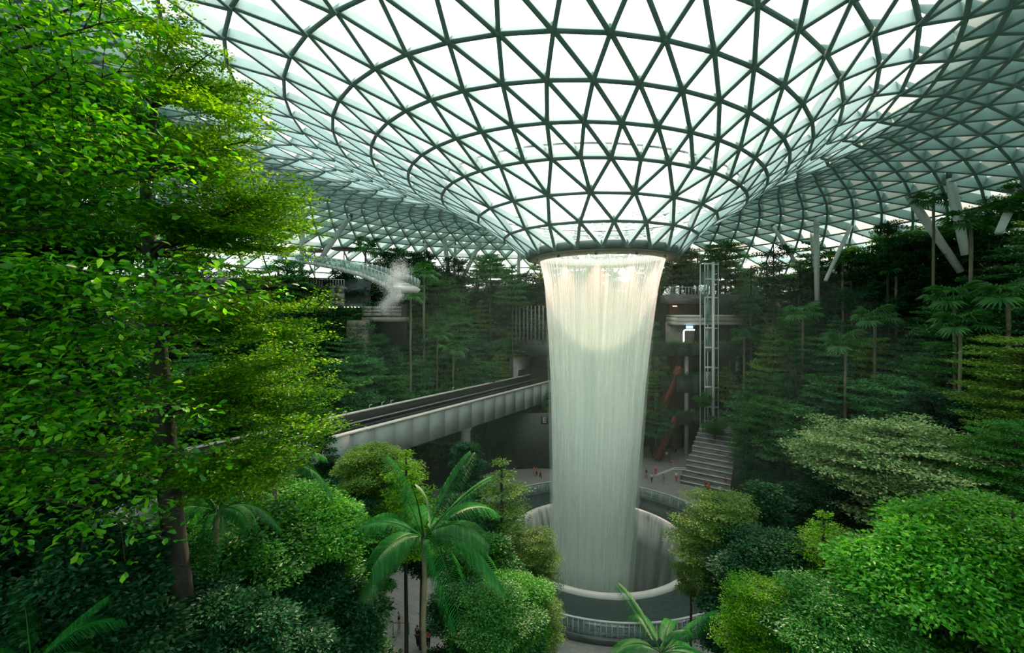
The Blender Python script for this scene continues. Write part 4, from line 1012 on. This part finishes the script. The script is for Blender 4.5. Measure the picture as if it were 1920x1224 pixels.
for lvl in range(8):
    Rm = 29.6 + 4.2 * lvl
    for k in range(int(2 * pi * Rm / 3.1)):
        a = 2 * pi * k / int(2 * pi * Rm / 3.1) + r0.uniform(-.02, .02); R = Rm + r0.uniform(-1.0, 1.2)
        x, y = CX + R * math.cos(a), CY + R * math.sin(a)
        if y < 34: continue
        th = math.degrees(math.atan2(y - CY, x - CX)); g = T(x, y)
        h = r0.uniform(6.0, 9.5) + (2.5 if lvl >= 5 else 0)
        px, py = proj((x, y, g + h))
        if not (330 < px < 1950): continue
        if py > 1250: continue
        if R > 57 and 400 < px < 1500: continue
        h = min(h, roof_z(x, y)[0] - g - 1.5)
        if x < 0 and y < 50 and px < 250: continue
        if blocked(x, y, R, th, px, py): continue
        if px < 740 and px > 395 and g > 25 and y < 96: h = min(h, 3.5)
        if 660 < px < 770 and 555 < proj((x, y, g + h * .6))[1] < 660 and y < 76: continue
        u = r0.random()
        kd = 'layered' if u < .50 else 'dense' if u < .78 else 'pale' if u < .88 else 'fan' if u < .92 else 'feather' if u < .95 else 'layered'
        if g + h > 26 and u < .25: kd = 'dense'
        side = 'right' if px > 1130 else 'left'; tier = 'upper' if lvl >= 5 else 'middle' if lvl >= 2 else 'lower'
        FOREST.setdefault((kd, side, tier), []).append((px, x, y, g, h, r0.random()))
for key_, lst in FOREST.items():
    kd, side, tier = key_; lst.sort(); ks, ms, nm, desc = kinds[kd]
    for i, (px, x, y, g, h, u) in enumerate(lst):
        n_ = len(lst)
        lab = f'{ORD[i]} {desc} from the left on the {tier} {side} terraces' if i < (n_ + 1) // 2 and i < 20 else f'{ORD[n_ - 1 - i]} {desc} from the right on the {tier} {side} terraces' if n_ - 1 - i < 20 else f'{desc} in the thick middle of the {tier} {side} terraces'
        grp = f'{desc}s on the {tier} {side} terraces'
        if kd == 'fan': fanpalm(x, y, g + h * .8, 1.5, lab, 12, grp)
        elif kd == 'feather': palm(x, y, g + h * .75, 1.0, 'feather_palm', lab, 10, grp, True)
        else:
            kk = ks[int(u * 97) % len(ks)]; H = PR[kk][1]
            tree(kk, x, y, g + h, h * 1.12 / H, ms[int(u * 31) % len(ms)], nm, lab, group=grp)
# trees standing out against the glass, each in its own place
def at(px, py, d): return P(px, py, d)
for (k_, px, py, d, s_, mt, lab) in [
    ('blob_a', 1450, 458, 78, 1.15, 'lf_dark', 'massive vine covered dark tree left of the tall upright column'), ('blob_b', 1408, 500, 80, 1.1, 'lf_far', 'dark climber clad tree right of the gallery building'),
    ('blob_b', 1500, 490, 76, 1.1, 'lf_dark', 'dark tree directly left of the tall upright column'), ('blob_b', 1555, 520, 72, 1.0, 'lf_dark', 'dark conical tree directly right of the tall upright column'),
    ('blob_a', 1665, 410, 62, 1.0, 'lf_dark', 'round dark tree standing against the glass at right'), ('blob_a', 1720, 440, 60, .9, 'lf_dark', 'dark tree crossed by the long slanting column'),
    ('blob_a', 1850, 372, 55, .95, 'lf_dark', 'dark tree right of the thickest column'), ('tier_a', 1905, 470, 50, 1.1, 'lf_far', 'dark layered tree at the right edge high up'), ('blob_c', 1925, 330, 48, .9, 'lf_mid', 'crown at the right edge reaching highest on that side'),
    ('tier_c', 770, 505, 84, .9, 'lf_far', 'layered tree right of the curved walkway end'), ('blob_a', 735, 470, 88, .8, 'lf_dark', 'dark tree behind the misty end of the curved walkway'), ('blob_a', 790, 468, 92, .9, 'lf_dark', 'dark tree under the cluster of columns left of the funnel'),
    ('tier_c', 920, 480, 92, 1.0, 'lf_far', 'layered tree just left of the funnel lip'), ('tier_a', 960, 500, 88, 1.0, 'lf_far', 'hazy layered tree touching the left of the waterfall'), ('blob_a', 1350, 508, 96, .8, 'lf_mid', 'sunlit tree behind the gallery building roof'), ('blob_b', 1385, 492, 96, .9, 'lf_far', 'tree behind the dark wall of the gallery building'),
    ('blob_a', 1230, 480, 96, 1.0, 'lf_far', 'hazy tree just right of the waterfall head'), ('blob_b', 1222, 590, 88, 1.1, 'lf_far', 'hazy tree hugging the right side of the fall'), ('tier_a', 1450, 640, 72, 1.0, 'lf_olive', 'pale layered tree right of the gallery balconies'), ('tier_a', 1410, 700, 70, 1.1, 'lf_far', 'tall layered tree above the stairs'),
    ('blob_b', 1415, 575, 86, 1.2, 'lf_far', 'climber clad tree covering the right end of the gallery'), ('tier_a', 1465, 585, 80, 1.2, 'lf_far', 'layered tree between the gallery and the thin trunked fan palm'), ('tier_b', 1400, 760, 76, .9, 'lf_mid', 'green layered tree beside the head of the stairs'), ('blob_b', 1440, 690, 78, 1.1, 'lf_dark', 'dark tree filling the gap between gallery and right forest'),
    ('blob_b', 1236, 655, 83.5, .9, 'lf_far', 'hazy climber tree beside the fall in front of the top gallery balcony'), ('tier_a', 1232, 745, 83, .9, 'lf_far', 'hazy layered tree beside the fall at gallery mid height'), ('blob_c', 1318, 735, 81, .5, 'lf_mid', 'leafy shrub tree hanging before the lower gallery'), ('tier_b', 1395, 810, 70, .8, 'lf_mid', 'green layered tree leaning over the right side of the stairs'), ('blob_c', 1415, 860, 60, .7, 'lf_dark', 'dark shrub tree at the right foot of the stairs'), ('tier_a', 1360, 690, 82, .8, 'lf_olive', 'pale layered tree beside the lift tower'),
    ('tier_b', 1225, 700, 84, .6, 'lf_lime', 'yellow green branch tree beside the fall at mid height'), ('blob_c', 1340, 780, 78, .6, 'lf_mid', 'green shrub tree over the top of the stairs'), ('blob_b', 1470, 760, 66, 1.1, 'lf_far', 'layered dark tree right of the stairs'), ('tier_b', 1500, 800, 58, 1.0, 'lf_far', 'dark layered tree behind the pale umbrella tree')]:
    p = at(px, py, d); th = math.degrees(math.atan2(p.y - CY, p.x - CX)); tree(k_, p.x, p.y, p.z, s_, mt, 'terrace_tree', lab)
for (px, py, d, s_, lab) in [(1750, 375, 56, 1.6, 'fan palm against the glass left of the thickest column'), (1820, 420, 52, 1.9, 'tall fan palm right of the thickest column'), (1580, 488, 70, 1.6, 'slim fan palm beside the tall upright column'), (1680, 505, 62, 1.7, 'fan palm on a pale trunk in the middle of the right terrace'),
                           (1505, 590, 66, 1.7, 'fan palm on a thin trunk low before the column'), (1790, 565, 48, 1.9, 'broad fan palm clump high on the right'), (1890, 560, 44, 1.9, 'broad fan palm near the right edge'), (1640, 600, 56, 1.8, 'fan palm clump left of the dark glossy trees'), (1585, 645, 56, 1.7, 'low fan palm with yellowing leaves in the right forest'), (1800, 610, 46, 1.6, 'fan palm just under the broad clump'),
                           (795, 517, 80, 1.9, 'tall fan palm with bright crown left of the waterfall'), (770, 560, 74, 1.7, 'fan palm on a long thin trunk right of the black opening'), (685, 470, 88, 2.0, 'stout fan palm behind the curved walkway'), (850, 660, 78, 1.7, 'fan palm above the far end of the guideway'), (820, 630, 80, 1.7, 'bright fan palm in the left forest'), (1395, 630, 80, 1.6, 'fan palm leaning beside the gallery balconies')]:
    p = at(px, py, d); fanpalm(p.x, p.y, p.z, s_, lab, 14)
# hedges in the planters of the gallery
for (z_, n_) in ((8.6, 60), (15.6, 60), (21.5, 60)):
    pts = [(random.uniform(X0, X1), 84.3 + random.uniform(-.5, .4), z_ + random.uniform(-.7, .35)) for _ in range(n_ * 10)]
    V, t_, q_ = foliage_mesh('hedge', pts, .28, 8, .26, .13, .8)
    link('hedge_foliage', mesh_np('hedge_foliage', V, t_, q_), None, M['lf_mid'], kind='stuff', label={8.6: 'green hedge trailing over the lowest gallery balcony', 15.6: 'green hedge trailing over the middle gallery balcony', 21.5: 'green hedge trailing over the top gallery balcony'}[z_])
# undergrowth over all terraces
ug = []
for _ in range(18000):
    a = random.uniform(-.6, pi + .9); R = 27.8 + 36 * random.random(); x, y = CX + R * math.cos(a), CY + R * math.sin(a)
    if y < 12: continue
    th = math.degrees(math.atan2(y - CY, x - CX))
    if 32 < th < 69 and R < (45.8 if th < 47 else 48): continue
    s = (Vector((x, y, 0)) - A0).dot(ax); w = (Vector((x, y, 0)) - A0).dot(nl); g = T(x, y)
    if -.5 < w < 7 and s < LB + 8 and g > 8: continue
    ug.append((x, y, g + random.uniform(.1, 1.9)))
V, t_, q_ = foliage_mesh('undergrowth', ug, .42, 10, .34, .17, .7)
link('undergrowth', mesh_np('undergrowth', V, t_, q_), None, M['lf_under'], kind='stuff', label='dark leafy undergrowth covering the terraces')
pts = []
for _ in range(1500):
    px_, py_ = random.uniform(440, 700), random.uniform(572, 690); p = P(px_, py_, 73); pts.append((p.x, p.y + random.uniform(-1, 1), p.z))
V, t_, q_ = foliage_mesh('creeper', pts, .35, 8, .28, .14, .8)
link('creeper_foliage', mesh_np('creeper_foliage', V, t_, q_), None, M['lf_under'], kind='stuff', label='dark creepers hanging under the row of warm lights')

# ------------------------------------------------------------------ people
def skin(name, verts, edges_, radii, mat):
    me = bpy.data.meshes.new(name); me.from_pydata(verts, edges_, []); o = bpy.data.objects.new(name, me); COL.objects.link(o)
    md = o.modifiers.new('s', 'SKIN'); md.use_smooth_shade = True; sv = me.skin_vertices[0].data
    for i, r in enumerate(radii): sv[i].radius = (r, r) if not hasattr(r, '__len__') else r
    sv[0].use_root = True; o.modifiers.new('d', 'SUBSURF').levels = 1
    dg = bpy.context.evaluated_depsgraph_get(); m2 = bpy.data.meshes.new_from_object(o.evaluated_get(dg)); bpy.data.objects.remove(o); m2.name = name
    m2.materials.clear(); 
    return m2
def person_meshes(st, armp, seated=False):
    hipz = .93; v = []; e = []; r = []
    def add(p, rad, par=None): v.append(p); r.append(rad); (e.append((par, len(v) - 1)) if par is not None else None); return len(v) - 1
    pel = add((0, 0, hipz), (.15, .10)); w = add((0, 0, 1.1), (.12, .085), pel); ch = add((0, .01, 1.3), (.15, .10), w); nk = add((0, 0, 1.46), .05, ch); ck = add((0, -.01, 1.53), .055, nk)
    hd = add((0, -.02, 1.6), (.072, .09), ck); add((0, -.01, 1.68), (.075, .092), hd)
    nz = add((0, -.115, 1.59), .012, hd); add((-.08, 0, 1.6), .014, hd); add((.08, 0, 1.6), .014, hd)
    tr = ([], []); sh = ([], [])
    J = {}
    for sd in (-1, 1):
        fw = st * sd
        hp = add((sd * .09, 0, hipz - .06), .085, pel); kn = add((sd * .1, -fw * .55 - .02, .5), .055, hp); an = add((sd * .1, -fw * 1.0 + (.05 if fw < 0 else 0), .09), .036, kn); add((sd * .11, -fw - .14, .03), .033, an)
        s_ = add((sd * .18, 0, 1.39), .052, ch); el = add((sd * .24, .03 + armp[0] * sd, 1.12), .036, s_); wr_ = add((sd * (.25 - armp[2]), -.06 - armp[1] + armp[0] * sd * 1.6, .9 + armp[3]), .026, el)
        pm = add((v[wr_][0], v[wr_][1] - .02, v[wr_][2] - .07), (.036, .02), wr_)
        for f in range(4): fb_ = add((v[pm][0] + (f - 1.5) * .004, v[pm][1] - .03 + f * .02, v[pm][2] - .05 - (.01 if f in (1, 2) else 0)), .009, pm); add((v[fb_][0] - sd * .01, v[fb_][1], v[fb_][2] - .04), .008, fb_)
        add((v[wr_][0] - sd * .02, v[wr_][1] - .06, v[wr_][2] - .05), .01, wr_)
        J[sd] = (v[hp], v[kn], v[an], v[s_], v[el], v[wr_])
    body = skin('body', v, e, r, None)
    V = [(0, 0, hipz)]; E = []; R = [(.17, .125)]
    for sd in (-1, 1):
        hp, kn, an = J[sd][:3]; n = len(V); V += [hp, kn, (an[0], an[1], an[2] + .03)]; E += [(0, n), (n, n + 1), (n + 1, n + 2)]; R += [.105, .078, .062]
    trs = skin('trousers', V, E, R, None)
    V = [(0, 0, hipz + .02), (0, 0, 1.12), (0, .01, 1.32), (0, 0, 1.43)]; E = [(0, 1), (1, 2), (2, 3)]; R = [(.175, .13), (.15, .115), (.175, .125), (.08, .07)]
    for sd in (-1, 1):
        s_, el = J[sd][3:5]; n = len(V); V += [s_, tuple((np.array(s_) + np.array(el)) / 2), tuple(np.array(s_) * .25 + np.array(el) * .75)]; E += [(2, n), (n, n + 1), (n + 1, n + 2)]; R += [.068, .058, .055]
    shr = skin('shirt', V, E, R, None)
    hr = skin('hair', [(0, .02, 1.73), (0, .05, 1.66), (0, .06, 1.58)], [(0, 1), (1, 2)], [(.085, .09), (.09, .08), (.06, .05)], None)
    return body, trs, shr, hr
POSES = [person_meshes(.16, (.1, 0, 0, 0)), person_meshes(.03, (.0, .0, 0, 0)), person_meshes(.05, (0, .22, .1, .3)), person_meshes(-.2, (-.12, .02, 0, 0))]
cols_ = {'white': (.75, .78, .75), 'red': (.5, .05, .04), 'black': (.015, .015, .02), 'navy': (.03, .05, .14), 'grey': (.3, .32, .32), 'orange': (.55, .18, .05), 'pink': (.6, .25, .28), 'teal': (.05, .25, .22), 'beige': (.45, .38, .28)}
for k_, c_ in cols_.items(): M['cl_' + k_] = surf('cloth_' + k_, c_, .85)
M['skin'] = surf('skin', (.48, .27, .18), .55); M['hair'] = surf('dark_hair', (.012, .01, .008), .6)
pmc = {}
def pm_(me, mat):
    if (me.name, mat) not in pmc:
        m2 = me.copy(); m2.materials.clear(); m2.materials.append(M[mat]); pmc[(me.name, mat)] = m2
    return pmc[(me.name, mat)]
def person(x, y, z, pose, top, bot, rz, label, group=None, s=1.0):
    e = empty('person', (x, y, z), rz, label=label, cat='person', group=group); b, t, sh, h = POSES[pose % 4]; e.scale = (s, s, s)
    link('body', pm_(b, 'skin'), e); link('trousers', pm_(t, 'cl_' + bot), e); link('shirt', pm_(sh, 'cl_' + top), e); link('hair', pm_(h, 'hair'), e)
def ground_pt(px, py): d = (EYE - .03) * F / (py - 590); return P(px, py, d)
for (px, py, po, tp_, bt, rz, lab, s_) in [
    (989, 878, 1, 'white', 'black', 2.8, 'person in a white top standing left of the fall under the guideway', 1), (1006, 894, 0, 'red', 'black', 1.4, 'person in red walking at the left behind the basin rail', 1), (1013, 897, 3, 'orange', 'black', 1.4, 'person in orange at the right of the pair behind the basin rail', 1), (1001, 893, 2, 'orange', 'grey', .4, 'person in orange with raised hands behind the basin rail', .95),
    (985, 845, 1, 'grey', 'navy', .2, 'distant person in grey under the guideway left of the fall', 1),
    (1212, 898, 0, 'black', 'grey', .6, 'person in black at the left of the cluster right of the fall', 1), (1222, 906, 3, 'white', 'navy', .2, 'person in a white top walking right of the fall by the basin rail', 1), (1229, 890, 2, 'pink', 'red', -.4, 'person in pink and red standing right of the fall', 1), (1244, 909, 1, 'teal', 'grey', 1.9, 'person in teal standing alone by the basin rail', 1),
    (1268, 903, 2, 'white', 'red', 2.2, 'person in white with a red lower half by the stair rail', 1), (1250, 862, 1, 'white', 'grey', 0, 'person in white further back between fall and stairs', 1), (1256, 868, 0, 'black', 'navy', .3, 'person in dark clothes further back between fall and stairs', 1), (1267, 850, 1, 'navy', 'black', .5, 'distant person in navy near the escalator foot', 1), (1260, 878, 3, 'orange', 'grey', .1, 'person in orange walking from the escalator', 1),
    (1323, 921, 1, 'red', 'beige', .4, 'person in red at the foot of the stairs', 1), (1329, 924, 0, 'orange', 'red', .1, 'person in orange beside the one in red at the stair foot', 1), (1350, 930, 2, 'white', 'grey', -.5, 'person in white at the right end of the stair foot', .95), (1360, 915, 1, 'red', 'black', .2, 'person in red on the stair rail side', 1),
    (783, 1212, 1, 'black', 'black', 2.6, 'person in black standing on the plaza left of the palm trunk', 1.02), (803, 1216, 2, 'red', 'black', 2.9, 'person in a red shirt behind the palm trunk at the bottom', 1.0), (748, 1185, 2, 'black', 'beige', 1.7, 'person in black sitting area at the bottom left of the plaza', 1.0)]:
    p = ground_pt(px, py); person(p.x, p.y, .04, po, tp_, bt, rz, lab, 'visitors on the plaza', s_)
rp = random.Random(3); cl = list(cols_)
gr_i = 0
for (z_, n_, lvl, xr) in ((7.3, 8, 'lowest', (26, 40)), (13.3, 15, 'middle', (26.5, 39)), (20.2, 15, 'top', (31, 43))):
    xs = sorted(rp.uniform(*xr) for _ in range(n_))
    for i, x_ in enumerate(xs):
        c_ = rp.choice(cl); person(x_, 85.1 + rp.uniform(0, 1.2), z_, rp.randrange(4), c_, rp.choice(['black', 'navy', 'grey']), rp.uniform(-.7, .7), f'{ORD[i]} person from the left on the {lvl} gallery balcony, in {c_}', f'visitors on the {lvl} gallery balcony')
xs = sorted(rp.uniform(492, 625) for _ in range(14))
for i, px_ in enumerate(xs):
    c_ = rp.choice(cl); d_ = 79 + rp.uniform(0, 5); p = P(px_, 530, d_); person(p.x, p.y, 31.92, rp.randrange(4), c_, rp.choice(['black', 'navy', 'grey']), rp.uniform(-.7, .7), f'{ORD[i]} person from the left behind the upper left terrace railing, in {c_}', 'visitors behind the upper left railing')
# small rail and table on the plaza at the bottom
br_ = empty('low_rail', ground_pt(757, 1190), label='short dark metal rail on the plaza at the bottom left', cat='railing')
MB().tube([(-.9, 0, 0), (-.9, 0, 1.0), (.45, 0, 1.0), (.45, 0, 0)], .035, 8).build('rail_frame', M['steel_dark'], br_)
